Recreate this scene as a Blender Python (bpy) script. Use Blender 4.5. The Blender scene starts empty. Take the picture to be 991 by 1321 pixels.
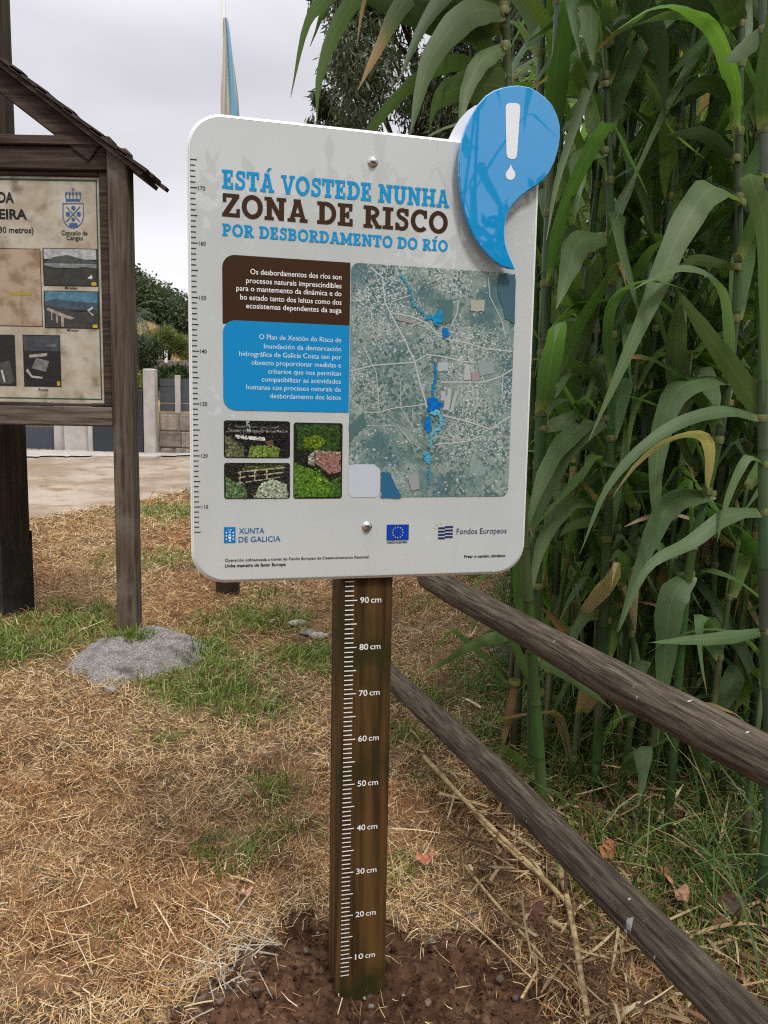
import bpy, math, random
import numpy as np
from mathutils import Vector
from mathutils.geometry import tessellate_polygon

random.seed(11)
rng = np.random.default_rng(11)
S = bpy.context.scene
COL = S.collection
R = math.radians

# ------------------------------------------------------------------ camera
CAM_H = 1.2754
PITCH, ROLL = R(6.82), R(1.0295)
FW = Vector((0, math.cos(PITCH), -math.sin(PITCH)))
_up = Vector((0, math.sin(PITCH), math.cos(PITCH)))
_rt = Vector((1, 0, 0))
RT = math.cos(ROLL) * _rt + math.sin(ROLL) * _up
UP = math.cos(ROLL) * _up - math.sin(ROLL) * _rt
cd = bpy.data.cameras.new('camera')
cd.sensor_fit = 'VERTICAL'
cd.sensor_height = 34.6
cd.lens = 992.0 / 1321.0 * 34.6
cd.clip_start = 0.05
cd.clip_end = 1000
cam = bpy.data.objects.new('camera', cd)
COL.objects.link(cam)
from mathutils import Matrix
m3 = Matrix((RT, UP, -FW)).transposed()
cam.matrix_world = Matrix.Translation((0, 0, CAM_H)) @ m3.to_4x4()
S.camera = cam

# ------------------------------------------------------------------ world: overcast daylight
SUN_EL, SUN_AZ = 58.0, 150.0            # azimuth clockwise from +Y (north)
w = bpy.data.worlds.new('World')
S.world = w
w.use_nodes = True
nt = w.node_tree
nt.nodes.clear()
out = nt.nodes.new('ShaderNodeOutputWorld')
bg = nt.nodes.new('ShaderNodeBackground')
sky = nt.nodes.new('ShaderNodeTexSky')
sky.sky_type = 'NISHITA'
sky.sun_disc = False
sky.sun_elevation = R(SUN_EL)
sky.sun_rotation = R(SUN_AZ)
tc = nt.nodes.new('ShaderNodeTexCoord')
sep = nt.nodes.new('ShaderNodeSeparateXYZ')
nt.links.new(tc.outputs['Generated'], sep.inputs[0])
ramp = nt.nodes.new('ShaderNodeValToRGB')
ramp.color_ramp.elements[0].position = 0.0
ramp.color_ramp.elements[0].color = (0.60, 0.597, 0.605, 1)
ramp.color_ramp.elements[1].position = 1.0
ramp.color_ramp.elements[1].color = (1.7, 1.69, 1.74, 1)
e = ramp.color_ramp.elements.new(0.40)
e.color = (0.515, 0.505, 0.540, 1)
e = ramp.color_ramp.elements.new(0.55)
e.color = (0.72, 0.71, 0.74, 1)
nt.links.new(sep.outputs['Z'], ramp.inputs[0])
mp = nt.nodes.new('ShaderNodeMapping')
mp.inputs['Scale'].default_value = (1.0, 1.0, 3.0)
nt.links.new(tc.outputs['Generated'], mp.inputs[0])
nz = nt.nodes.new('ShaderNodeTexNoise')
nz.inputs['Scale'].default_value = 1.9
nz.inputs['Detail'].default_value = 6
nz.inputs['Roughness'].default_value = 0.5
nt.links.new(mp.outputs[0], nz.inputs['Vector'])
mr = nt.nodes.new('ShaderNodeMapRange')
mr.inputs['From Min'].default_value = 0.3
mr.inputs['From Max'].default_value = 0.7
mr.inputs['To Min'].default_value = 0.84
mr.inputs['To Max'].default_value = 1.20
nt.links.new(nz.outputs['Fac'], mr.inputs['Value'])
vm = nt.nodes.new('ShaderNodeVectorMath')
vm.operation = 'SCALE'
nt.links.new(ramp.outputs[0], vm.inputs[0])
nt.links.new(mr.outputs[0], vm.inputs['Scale'])
bg.inputs['Strength'].default_value = 1.0
nt.links.new(vm.outputs[0], bg.inputs['Color'])
bg2 = nt.nodes.new('ShaderNodeBackground')
bg2.inputs['Strength'].default_value = 0.08
nt.links.new(sky.outputs[0], bg2.inputs['Color'])
mxs = nt.nodes.new('ShaderNodeMixShader')      # closed cloud cover in front of the clear sky
mxs.inputs[0].default_value = 0.93
nt.links.new(bg2.outputs[0], mxs.inputs[1])
nt.links.new(bg.outputs[0], mxs.inputs[2])
nt.links.new(mxs.outputs[0], out.inputs['Surface'])

sl = bpy.data.lights.new('sun', 'SUN')
sl.energy = 1.5
sl.angle = R(10)
sl.color = (1.0, 0.96, 0.9)
sun = bpy.data.objects.new('sun', sl)
COL.objects.link(sun)
sd = Vector((math.sin(R(SUN_AZ)) * math.cos(R(SUN_EL)), math.cos(R(SUN_AZ)) * math.cos(R(SUN_EL)), math.sin(R(SUN_EL))))
sun.rotation_euler = sd.to_track_quat('Z', 'Y').to_euler()
sun.location = (3, -3, 8)

S.view_settings.view_transform = 'Standard'
S.view_settings.look = 'None'
S.view_settings.gamma = 1
S.view_settings.exposure = 0.62
S.render.engine = 'CYCLES'
S.cycles.max_bounces = 8
S.cycles.transparent_max_bounces = 8
S.cycles.use_denoising = False
S.cycles.filter_width = 1.15
S.cycles.sample_clamp_indirect = 4.0

# ------------------------------------------------------------------ helpers
def ray(x, y):
    return FW + RT * ((x - 495.5) / 992) - UP * ((y - 660.5) / 992)

def at(x, y, Y):
    """world point at forward distance Y seen at photo pixel x, y (used to survey the photo)"""
    d = ray(x, y)
    t = Y / d.y
    return Vector((0, 0, CAM_H)) + d * t

def hash2(ix, iy, s):
    n = (ix * 374761393 + iy * 668265263 + s * 1442695041).astype(np.int64) & 0xffffffff
    n = ((n ^ (n >> 13)) * 1274126177) & 0xffffffff
    return ((n ^ (n >> 16)) & 0xffff) / 65535.0

def vnoise(x, y, s=0):
    x = np.asarray(x, float); y = np.asarray(y, float)
    ix = np.floor(x).astype(np.int64); iy = np.floor(y).astype(np.int64)
    fx = x - ix; fy = y - iy
    fx = fx * fx * (3 - 2 * fx); fy = fy * fy * (3 - 2 * fy)
    a = hash2(ix, iy, s); b = hash2(ix + 1, iy, s); c = hash2(ix, iy + 1, s); d = hash2(ix + 1, iy + 1, s)
    return (a * (1 - fx) + b * fx) * (1 - fy) + (c * (1 - fx) + d * fx) * fy

def fbm(x, y, s=0, o=4):
    x = np.asarray(x, float); y = np.asarray(y, float)
    r = 0; amp = 0.5
    for k in range(o):
        r = r + amp * vnoise(x * 2 ** k, y * 2 ** k, s + k); amp *= 0.5
    return r / (1 - 0.5 ** o)

def H(x, y):
    """height of the ground"""
    x = np.asarray(x, float); y = np.asarray(y, float)
    q = np.clip(y - 1.7, 0, None)
    h = 0.052 * np.minimum(q, 2.4) + 0.041 * np.clip(q - 2.4, 0, 16)
    h = h + 0.03 * np.clip(-x - 0.1, 0, 1.6) * np.clip((y - 1.2) / 1.5, 0, 1)
    h = h - 0.06 * np.clip(x - 0.6, 0, 2)
    near = np.clip((30 - y) / 20, 0, 1)
    h = h + near * (0.05 * (fbm(x * 0.8, y * 0.8, 3) - 0.5) + 0.022 * (fbm(x * 5, y * 5, 7) - 0.5))
    h = h - 0.032 * np.exp(-((x + .03) ** 2 + (y - 1.53) ** 2) / .14)     # hollow where the post was dug in
    return h - 0.012

def Hf(x, y): return float(H(np.array([x]), np.array([y]))[0])

def gpx(x, y):
    """ground point under photo pixel x, y"""
    d = ray(x, y); z = 0.1
    for _ in range(30):
        t = (z - CAM_H) / d.z
        p = Vector((0, 0, CAM_H)) + d * t
        z = 0.5 * z + 0.5 * Hf(p.x, p.y)
    return Vector((p.x, p.y, Hf(p.x, p.y)))

FA = Vector((0.629, 1.271)); FD = Vector((-0.3274, 0.9447)).normalized()      # fence line on the ground
def dfence(x, y):
    return (x - FA.x) * FD.y - (y - FA.y) * FD.x

class MB:
    """collects shapes of ONE object"""
    def __init__(s):
        s.v = []; s.f = []; s.mi = []; s.c = []; s.uv = []; s.m = 0; s.col = (1, 1, 1)
    def add(s, vs, fs, col=None, uvs=None):
        o = len(s.v); s.v.extend([tuple(p) for p in vs])
        c = col if col is not None else s.col
        if isinstance(c, tuple): s.c.extend([c] * len(vs))
        else: s.c.extend([tuple(k) for k in c])
        s.uv.extend(uvs if uvs is not None else [(0.5, 0.5)] * len(vs))
        for f in fs:
            s.f.append(tuple(o + i for i in f)); s.mi.append(s.m)
    def box(s, x0, x1, y0, y1, z0, z1, b=0.0, col=None):
        if b <= 0:
            vs = [(x, y, z) for z in (z0, z1) for y in (y0, y1) for x in (x0, x1)]
            s.add(vs, [(0, 2, 3, 1), (4, 5, 7, 6), (0, 1, 5, 4), (2, 6, 7, 3), (0, 4, 6, 2), (1, 3, 7, 5)], col)
            return
        # chamfered box: outline octagon in XY, inset caps
        def ring(ins, z):
            a0, a1, c0, c1 = x0 + ins, x1 - ins, y0 + ins, y1 - ins
            return [(a0 + b, c0, z), (a1 - b, c0, z), (a1, c0 + b, z), (a1, c1 - b, z), (a1 - b, c1, z), (a0 + b, c1, z), (a0, c1 - b, z), (a0, c0 + b, z)]
        vs = ring(b, z0) + ring(0, z0 + b) + ring(0, z1 - b) + ring(b, z1)
        fs = [tuple(range(7, -1, -1)), tuple(range(24, 32))]
        for k in range(3):
            for i in range(8):
                j = (i + 1) % 8
                fs.append((8 * k + i, 8 * k + j, 8 * k + 8 + j, 8 * k + 8 + i))
        s.add(vs, fs, col)
    def tube(s, pts, rad, n=8, col=None, cap=True):
        pts = [Vector(p) for p in pts]; L = len(pts)
        if not hasattr(rad, '__len__'): rad = [rad] * L
        vs = []; cs = []
        t0 = (pts[1] - pts[0]).normalized()
        a = Vector((0, 0, 1)) if abs(t0.z) < 0.9 else Vector((1, 0, 0))
        u = t0.cross(a).normalized()
        for i, p in enumerate(pts):
            t = (pts[min(i + 1, L - 1)] - pts[max(i - 1, 0)]).normalized()
            u = (u - t * u.dot(t)).normalized(); v = t.cross(u)
            for k in range(n):
                q = 2 * math.pi * k / n
                vs.append(p + (u * math.cos(q) + v * math.sin(q)) * rad[i])
                if col is not None and not isinstance(col, tuple): cs.append(col[i])
        fs = []
        for i in range(L - 1):
            for k in range(n):
                j = (k + 1) % n
                fs.append((i * n + k, i * n + j, i * n + n + j, i * n + n + k))
        if cap:
            fs.append(tuple(range(n - 1, -1, -1))); fs.append(tuple(range((L - 1) * n, L * n)))
        uvs = [(k / n, i / max(1, L - 1)) for i in range(L) for k in range(n)]
        s.add(vs, fs, cs if cs else col, uvs)
    def ribbon(s, pts, wid, side, fold=0.0, col=None, nrm=None):
        """leaf-like strip: three vertices across"""
        L = len(pts); vs = []; cs = []; uvs = []
        for i in range(L):
            p = Vector(pts[i]); t = (Vector(pts[min(i + 1, L - 1)]) - Vector(pts[max(i - 1, 0)])).normalized()
            sv = Vector(side[i] if isinstance(side, list) else side)
            sv = sv - t * sv.dot(t)
            sv = sv.normalized() if sv.length > 1e-6 else Vector((1, 0, 0))
            nn = sv.cross(t)
            hw = wid[i] * 0.5
            vs += [p - sv * hw + nn * hw * fold, p, p + sv * hw + nn * hw * fold]
            c = col[i] if isinstance(col, list) else col
            if c is not None: cs += [c, c, c]
            q = i / (L - 1)
            uvs += [(0, q), (0.5, q), (1, q)]
        fs = []
        for i in range(L - 1):
            a = 3 * i
            fs += [(a, a + 1, a + 4, a + 3), (a + 1, a + 2, a + 5, a + 4)]
        s.add(vs, fs, cs if cs else None, uvs)
    def poly(s, pts, y, col=None, holes=None):
        """flat polygon in the local x-z plane at local y, facing -y"""
        loops = [[Vector((p[0], p[1], 0)) for p in pts]] + [[Vector((p[0], p[1], 0)) for p in h] for h in (holes or [])]
        tri = tessellate_polygon(loops)
        flat = [p for l in loops for p in l]
        fs = []
        for a, b, c in tri:
            A, B, C_ = flat[a], flat[b], flat[c]
            cr = (B.x - A.x) * (C_.y - A.y) - (B.y - A.y) * (C_.x - A.x)
            fs.append((a, b, c) if cr > 0 else (a, c, b))
        s.add([(p.x, y, p.y) for p in flat], fs, col)
    def plate(s, pts, y0, y1, col=None):
        """closed plate: outline in local x-z, from y0 (front, smaller) to y1 (back)"""
        n = len(pts)
        ar = sum(pts[i][0] * pts[(i + 1) % n][1] - pts[(i + 1) % n][0] * pts[i][1] for i in range(n))
        if ar < 0: pts = pts[::-1]
        tri = tessellate_polygon([[Vector((p[0], p[1], 0)) for p in pts]])
        vs = [(p[0], y0, p[1]) for p in pts] + [(p[0], y1, p[1]) for p in pts]
        fs = []
        for a, b, c in tri:
            A, B, C_ = pts[a], pts[b], pts[c]
            cr = (B[0] - A[0]) * (C_[1] - A[1]) - (B[1] - A[1]) * (C_[0] - A[0])
            if cr < 0: b, c = c, b
            fs.append((a, b, c)); fs.append((n + a, n + c, n + b))
        for i in range(n):
            j = (i + 1) % n
            fs.append((i, n + i, n + j, j))
        s.add(vs, fs, col)
    def build(s, name, mats, parent=None, loc=None, smooth=False, rot=None):
        me = bpy.data.meshes.new(name)
        me.from_pydata(s.v, [], s.f)
        if not isinstance(mats, (list, tuple)): mats = [mats]
        for m in mats: me.materials.append(m)
        if len(mats) > 1: me.polygons.foreach_set('material_index', s.mi)
        ca = me.color_attributes.new('Col', 'FLOAT_COLOR', 'POINT')
        arr = np.ones((len(s.v), 4), np.float32); arr[:, :3] = np.array(s.c, np.float32).reshape(-1, 3)
        ca.data.foreach_set('color', arr.ravel())
        uvl = me.uv_layers.new(name='UV')
        li = np.empty(len(me.loops), np.int32); me.loops.foreach_get('vertex_index', li)
        uvl.data.foreach_set('uv', np.array(s.uv, np.float32)[li].ravel())
        if smooth: me.polygons.foreach_set('use_smooth', [True] * len(me.polygons))
        me.update()
        o = bpy.data.objects.new(name, me)
        COL.objects.link(o)
        if parent: o.parent = parent
        if loc is not None: o.location = loc
        if rot is not None: o.rotation_euler = rot
        return o

def fast_mesh(name, v, quads, mat, col=None, smooth=False):
    me = bpy.data.meshes.new(name)
    v = np.asarray(v, np.float32); quads = np.asarray(quads, np.int32)
    k = quads.shape[1]
    me.vertices.add(len(v)); me.vertices.foreach_set('co', v.ravel())
    me.loops.add(quads.size); me.loops.foreach_set('vertex_index', quads.ravel())
    me.polygons.add(len(quads))
    me.polygons.foreach_set('loop_start', np.arange(0, quads.size, k, dtype=np.int32))
    me.polygons.foreach_set('loop_total', np.full(len(quads), k, np.int32))
    if smooth: me.polygons.foreach_set('use_smooth', np.ones(len(quads), bool))
    me.update(calc_edges=True); me.validate()
    if col is not None:
        ca = me.color_attributes.new('Col', 'FLOAT_COLOR', 'POINT')
        a = np.ones((len(v), 4), np.float32); a[:, :3] = col
        ca.data.foreach_set('color', a.ravel())
    me.materials.append(mat)
    o = bpy.data.objects.new(name, me)
    COL.objects.link(o)
    return o

def thing(name, label, cat, loc=(0, 0, 0), rotz=0, group=None):
    o = bpy.data.objects.new(name, None)
    o.empty_display_size = 0.1
    COL.objects.link(o)
    o.location = loc; o.rotation_euler = (0, 0, rotz)
    return tag(o, label, cat, group)

def tag(o, label, cat, group=None, kind=None):
    o['label'] = label; o['category'] = cat
    if group: o['group'] = group
    if kind: o['kind'] = kind
    return o

def struct(o):
    o['kind'] = 'structure'; return o

# ------------------------------------------------------------------ materials
def mat(name, color, rough=0.6, spec=0.5, c2=None, nscale=8, stretch=(1, 1, 1), ramp=(0.35, 0.65), detail=6,
        bump=0.0, bscale=None, attr=False, translucent=0.0, coat=0.0, metal=0.0, c3=None, n3=2.0, r3=(0.5, 0.62), veins=False, uvmap=False, bdist=0.01):
    m = bpy.data.materials.new(name)
    m.use_nodes = True
    t = m.node_tree; N = t.nodes; Lk = t.links
    b = N['Principled BSDF']; o = N['Material Output']
    b.inputs['Roughness'].default_value = rough
    b.inputs['Specular IOR Level'].default_value = spec
    b.inputs['Metallic'].default_value = metal
    if coat:
        b.inputs['Coat Weight'].default_value = coat
        b.inputs['Coat Roughness'].default_value = 0.02
    tcn = N.new('ShaderNodeTexCoord')
    mpn = N.new('ShaderNodeMapping')
    mpn.inputs['Scale'].default_value = stretch
    Lk.new(tcn.outputs['UV' if uvmap else 'Object'], mpn.inputs[0])
    src = None
    def noise(sc, det=detail):
        n = N.new('ShaderNodeTexNoise')
        n.inputs['Scale'].default_value = sc; n.inputs['Detail'].default_value = det
        n.inputs['Roughness'].default_value = 0.6
        Lk.new(mpn.outputs[0], n.inputs['Vector'])
        return n
    def mixc(fac, a, bb, mode='MIX'):
        x = N.new('ShaderNodeMix'); x.data_type = 'RGBA'; x.blend_type = mode
        if isinstance(fac, (int, float)): x.inputs[0].default_value = fac
        else: Lk.new(fac, x.inputs[0])
        for k, q in ((6, a), (7, bb)):
            if isinstance(q, tuple): x.inputs[k].default_value = (*q, 1)
            else: Lk.new(q, x.inputs[k])
        return x.outputs[2]
    def rmp(sock, lo, hi):
        r = N.new('ShaderNodeMapRange')
        r.inputs['From Min'].default_value = lo; r.inputs['From Max'].default_value = hi
        r.interpolation_type = 'SMOOTHSTEP'
        Lk.new(sock, r.inputs['Value'])
        return r.outputs[0]
    base = tuple(color)
    n1 = None
    if c2 is not None:
        n1 = noise(nscale)
        base = mixc(rmp(n1.outputs['Fac'], *ramp), base, tuple(c2))
    if c3 is not None:
        n3n = N.new('ShaderNodeTexNoise')
        n3n.inputs['Scale'].default_value = n3; n3n.inputs['Detail'].default_value = 5
        Lk.new(tcn.outputs['Object'], n3n.inputs['Vector'])
        base = mixc(rmp(n3n.outputs['Fac'], *r3), base, tuple(c3))
    if attr:
        an = N.new('ShaderNodeAttribute'); an.attribute_name = 'Col'
        base = mixc(1.0, base, an.outputs['Color'], 'MULTIPLY')
    if veins:
        sp = N.new('ShaderNodeSeparateXYZ'); Lk.new(tcn.outputs['UV'], sp.inputs[0])
        wv = N.new('ShaderNodeMath'); wv.operation = 'MULTIPLY'; wv.inputs[1].default_value = 120
        Lk.new(sp.outputs[0], wv.inputs[0])
        sn = N.new('ShaderNodeMath'); sn.operation = 'SINE'; Lk.new(wv.outputs[0], sn.inputs[0])
        base = mixc(rmp(sn.outputs[0], -1.0, 1.6), base, mixc(1.0, base, (0.86, 0.87, 0.85), 'MULTIPLY'))
        # midrib
        ab = N.new('ShaderNodeMath'); ab.operation = 'SUBTRACT'; ab.inputs[1].default_value = 0.5; Lk.new(sp.outputs[0], ab.inputs[0])
        ab2 = N.new('ShaderNodeMath'); ab2.operation = 'ABSOLUTE'; Lk.new(ab.outputs[0], ab2.inputs[0])
        base = mixc(rmp(ab2.outputs[0], 0.05, 0.015), base, mixc(1.0, base, (1.25, 1.25, 1.1), 'MULTIPLY'))
    if isinstance(base, tuple): b.inputs['Base Color'].default_value = (*base, 1)
    else: Lk.new(base, b.inputs['Base Color'])
    if bump:
        nb = noise(bscale or nscale, 8)
        bn = N.new('ShaderNodeBump'); bn.inputs['Strength'].default_value = bump
        bn.inputs['Distance'].default_value = bdist
        Lk.new(nb.outputs['Fac'], bn.inputs['Height']); Lk.new(bn.outputs[0], b.inputs['Normal'])
    if translucent:
        tr = N.new('ShaderNodeBsdfTranslucent')
        if isinstance(base, tuple): tr.inputs[0].default_value = (*base, 1)
        else:
            Lk.new(mixc(1.0, base, (1.25, 1.5, 0.7), 'MULTIPLY'), tr.inputs[0])
        ms = N.new('ShaderNodeMixShader'); ms.inputs[0].default_value = translucent
        Lk.new(b.outputs[0], ms.inputs[1]); Lk.new(tr.outputs[0], ms.inputs[2]); Lk.new(ms.outputs[0], o.inputs['Surface'])
    return m

MT = {}
MT['panel'] = mat('panel_white', (0.555, 0.595, 0.590), 0.3, 0.1, coat=1.0, c2=(0.542, 0.580, 0.574), nscale=9, stretch=(2, 2, .35), ramp=(0.4, 0.7), c3=(0.530, 0.562, 0.553), n3=5, r3=(0.45, 0.7))
MT['panel'].node_tree.nodes['Principled BSDF'].inputs['Coat IOR'].default_value = 1.8
MT['panel_edge'] = mat('panel_edge_white', (0.82, 0.83, 0.82), 0.3)
MT['back_white'] = mat('back_white', (0.85, 0.85, 0.88), 0.4)
MT['sign_blue'] = mat('sign_blue', (0.008, 0.25, 0.56), 0.35, 0.22)
MT['drop_blue'] = mat('drop_blue', (0.004, 0.29, 0.66), 0.3, 0.1, coat=1.0)
MT['drop_blue'].node_tree.nodes['Principled BSDF'].inputs['Coat IOR'].default_value = 2.0
MT['head_blue'] = mat('head_blue', (0.012, 0.29, 0.60), 0.3, 0.22)
MT['brown'] = mat('sign_brown', (0.050, 0.024, 0.012), 0.3, 0.22)
MT['ink_white'] = mat('ink_white', (0.85, 0.86, 0.86), 0.4, 0.22)
MT['ink_pale'] = mat('ink_pale', (0.62, 0.78, 0.88), 0.4, 0.22)
MT['ink_black'] = mat('ink_black', (0.015, 0.015, 0.016), 0.4, 0.22)
MT['ink_blue'] = mat('ink_blue', (0.01, 0.13, 0.33), 0.4, 0.22)
MT['ink_logo'] = mat('ink_logo', (0.005, 0.20, 0.50), 0.4, 0.22)
MT['eu_blue'] = mat('eu_blue', (0.004, 0.05, 0.38), 0.4, 0.22)
MT['eu_yellow'] = mat('eu_yellow', (0.8, 0.6, 0.03), 0.4, 0.22)
MT['navy'] = mat('navy', (0.015, 0.03, 0.12), 0.4, 0.22)
MT['steel'] = mat('steel', (0.6, 0.6, 0.6), 0.2, metal=1.0)
MT['print'] = mat('printed_colour', (1, 1, 1), 0.35, 0.2, attr=True)
MT['print_leafy'] = mat('printed_leafy', (0.60, 0.60, 0.60), 0.35, 0.2, attr=True, c2=(1.45, 1.4, 1.3), nscale=330, ramp=(0.35, 0.65), c3=(0.48, 0.52, 0.46), n3=170, r3=(0.48, 0.62))
# pressure treated post
MT['post'] = mat('treated_wood', (0.034, 0.019, 0.008), 0.6, 0.15, c2=(0.115, 0.061, 0.020), nscale=22, stretch=(2.2, 2.2, 0.10), ramp=(0.36, 0.66), detail=8,
                 bump=0.35, bscale=40, c3=(0.028, 0.026, 0.007), n3=4.5, r3=(0.5, 0.66), bdist=0.004)
MT['old_wood'] = mat('old_wood', (0.045, 0.034, 0.027), 0.8, 0.15, c2=(0.150, 0.114, 0.086), nscale=24, stretch=(2.4, 2.4, 0.11), ramp=(0.3, 0.72), detail=9,
                     bump=0.7, bscale=40, c3=(0.20, 0.17, 0.15), n3=5.0, r3=(0.5, 0.8), bdist=0.006)
MT['old_wood_h'] = mat('old_wood_horizontal', (0.026, 0.017, 0.013), 0.8, 0.15, c2=(0.088, 0.062, 0.048), nscale=24, stretch=(0.11, 2.4, 2.4), ramp=(0.3, 0.72), detail=9,
                       bump=0.7, bscale=40, c3=(0.075, 0.058, 0.047), n3=5.0, r3=(0.52, 0.8), bdist=0.006)
MT['grey_wood_h'] = mat('grey_wood_horizontal', (0.055, 0.042, 0.034), 0.8, 0.15, c2=(0.19, 0.155, 0.128), nscale=26, stretch=(0.13, 2.4, 2.4), ramp=(0.3, 0.72), detail=10, bump=0.7, bscale=40, c3=(0.30, 0.27, 0.24), n3=9.0, r3=(0.60, 0.8), bdist=0.006)
MT['dark_wood'] = mat('dark_wood', (0.012, 0.008, 0.006), 0.7, 0.3, c2=(0.055, 0.033, 0.02), nscale=24, stretch=(2.4, 2.4, 0.10), ramp=(0.3, 0.72), detail=9, bump=0.5, bscale=40, bdist=0.006)
MT['tar'] = mat('tar_black', (0.006, 0.007, 0.009), 0.45, 0.5, c2=(0.02, 0.02, 0.022), nscale=14, bump=0.5, bscale=25)
MT['rail'] = mat('rail_wood', (0.036, 0.028, 0.021), 0.8, 0.15, c2=(0.178, 0.142, 0.104), nscale=70, stretch=(0.11, 1.7, 1.7), ramp=(0.30, 0.78), detail=14,
                 bump=1.0, bscale=60, c3=(0.24, 0.21, 0.18), n3=48.0, r3=(0.67, 0.80), bdist=0.012)
MT['shingle'] = mat('shingle', (0.03, 0.022, 0.02), 0.85, 0.2, c2=(0.075, 0.055, 0.045), nscale=30, stretch=(0.5, 3, 0.5), bump=0.8, bscale=40)
MT['board'] = mat('board_paper', (0.50, 0.46, 0.38), 0.45, 0.4, c2=(0.36, 0.31, 0.225), nscale=7, ramp=(0.36, 0.62), detail=8, c3=(0.15, 0.11, 0.06), n3=11, r3=(0.52, 0.78))
MT['board_map'] = mat('board_map', (0.40, 0.31, 0.22), 0.45, 0.4, c2=(0.22, 0.14, 0.075), nscale=11, ramp=(0.42, 0.66), detail=9, c3=(0.42, 0.35, 0.27), n3=5, r3=(0.55, 0.7))
MT['board_photo'] = mat('board_photo', (0.7, 0.7, 0.7), 0.4, attr=True, c2=(1.25, 1.2, 1.1), nscale=45, ramp=(0.35, 0.65), detail=8)
MT['green_paint'] = mat('green_line', (0.02, 0.07, 0.04), 0.6)
MT['concrete'] = mat('footing_concrete', (0.36, 0.335, 0.32), 0.9, 0.1, c2=(0.15, 0.132, 0.122), nscale=150, ramp=(0.36, 0.62), detail=10, bump=1.0, bscale=90, c3=(0.105, 0.09, 0.08), n3=11, r3=(0.46, 0.70), bdist=0.012)
MT['pale_concrete'] = mat('pale_concrete', (0.46, 0.43, 0.40), 0.85, 0.2, c2=(0.36, 0.33, 0.30), nscale=3, ramp=(0.35, 0.65), bump=0.2, bscale=30)
MT['slat_grey'] = mat('slat_grey', (0.055, 0.062, 0.075), 0.5)
MT['gate_dark'] = mat('gate_dark', (0.02, 0.026, 0.034), 0.45)
MT['garage_dark'] = mat('garage_dark', (0.045, 0.054, 0.07), 0.45)
MT['soil'] = mat('soil', (0.105, 0.057, 0.034), 0.95, 0.1, c2=(0.043, 0.022, 0.013), nscale=26, ramp=(0.34, 0.66), detail=12, bump=1.0, bscale=90, c3=(0.125, 0.078, 0.05), n3=45, r3=(0.55, 0.68), attr=True, bdist=0.012)
MT['straw'] = mat('straw', (1, 1, 1), 0.7, 0.25, attr=True, translucent=0.12)
MT['grass'] = mat('green_grass', (1, 1, 1), 0.5, 0.4, attr=True, translucent=0.25)
MT['leaf'] = mat('cane_leaf', (1, 1, 1), 0.48, 0.26, attr=True, veins=True, translucent=0.42)
MT['stalk'] = mat('cane_stalk', (1, 1, 1), 0.4, 0.4, attr=True, c2=(0.72, 0.75, 0.7), nscale=14, stretch=(2, 2, 0.25))
MT['tree_leaf'] = mat('tree_leaf', (1, 1, 1), 0.5, 0.35, attr=True, translucent=0.2)
MT['bark'] = mat('bark', (0.07, 0.055, 0.045), 0.9, 0.2, c2=(0.03, 0.022, 0.018), nscale=12, stretch=(1, 1, 0.2), bump=0.6)
MT['dry_cane'] = mat('dry_cane', (0.46, 0.35, 0.19), 0.55, 0.4, c2=(0.30, 0.19, 0.085), nscale=30, stretch=(0.3, 2, 2), ramp=(0.4, 0.65), attr=True)
MT['dead_leaf'] = mat('dead_leaf', (1, 1, 1), 0.6, 0.3, attr=True, c2=(0.7, 0.6, 0.55), nscale=60)
MT['stone'] = mat('stone', (0.34, 0.32, 0.29), 0.85, 0.25, c2=(0.2, 0.18, 0.16), nscale=30, bump=0.5, attr=True)
MT['wall_stone'] = mat('wall_stone', (0.27, 0.235, 0.205), 0.9, 0.2, c2=(0.16, 0.135, 0.115), nscale=7, bump=0.7, bscale=22, attr=True)
MT['mortar'] = mat('mortar', (0.15, 0.128, 0.108), 0.95, 0.1, c2=(0.21, 0.18, 0.155), nscale=20)
MT['road'] = mat('dirt_road', (0.35, 0.295, 0.24), 0.95, 0.1, c2=(0.235, 0.18, 0.13), nscale=1.2, ramp=(0.35, 0.62), detail=10, bump=0.5, bscale=20, c3=(0.22, 0.155, 0.10), n3=3.0, r3=(0.54, 0.66))
MT['flag_pale'] = mat('flag_pale', (0.62, 0.60, 0.60), 0.8, translucent=0.3, attr=True)
MT['pole'] = mat('pole_paint', (0.55, 0.53, 0.51), 0.4)
MT['hill'] = mat('hill_soil', (0.19, 0.135, 0.065), 0.95, 0.1, c2=(0.28, 0.20, 0.10), nscale=0.4, ramp=(0.45, 0.65))

# ground
def ground_material():
    m = mat('ground', (0.085, 0.053, 0.030), 0.95, 0.1, c2=(0.215, 0.145, 0.083), nscale=9, ramp=(0.35, 0.65), detail=12, bump=0.9, bscale=60,
            c3=(0.085, 0.055, 0.034), n3=2.4, r3=(0.5, 0.66), attr=True, bdist=0.012)
    return m
MT['ground'] = ground_material()

# ------------------------------------------------------------------ the setting: ground, road, soil
def axis(lo, hi, c0, c1, d, grow=1.22):
    a = list(np.arange(c0, c1 + d * 0.5, d))
    st = d; q = a[-1]
    while q < hi:
        st *= grow; q += st; a.append(q)
    st = d; q = a[0]; pre = []
    while q > lo:
        st *= grow; q -= st; pre.append(q)
    return np.array(pre[::-1] + a)

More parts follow.
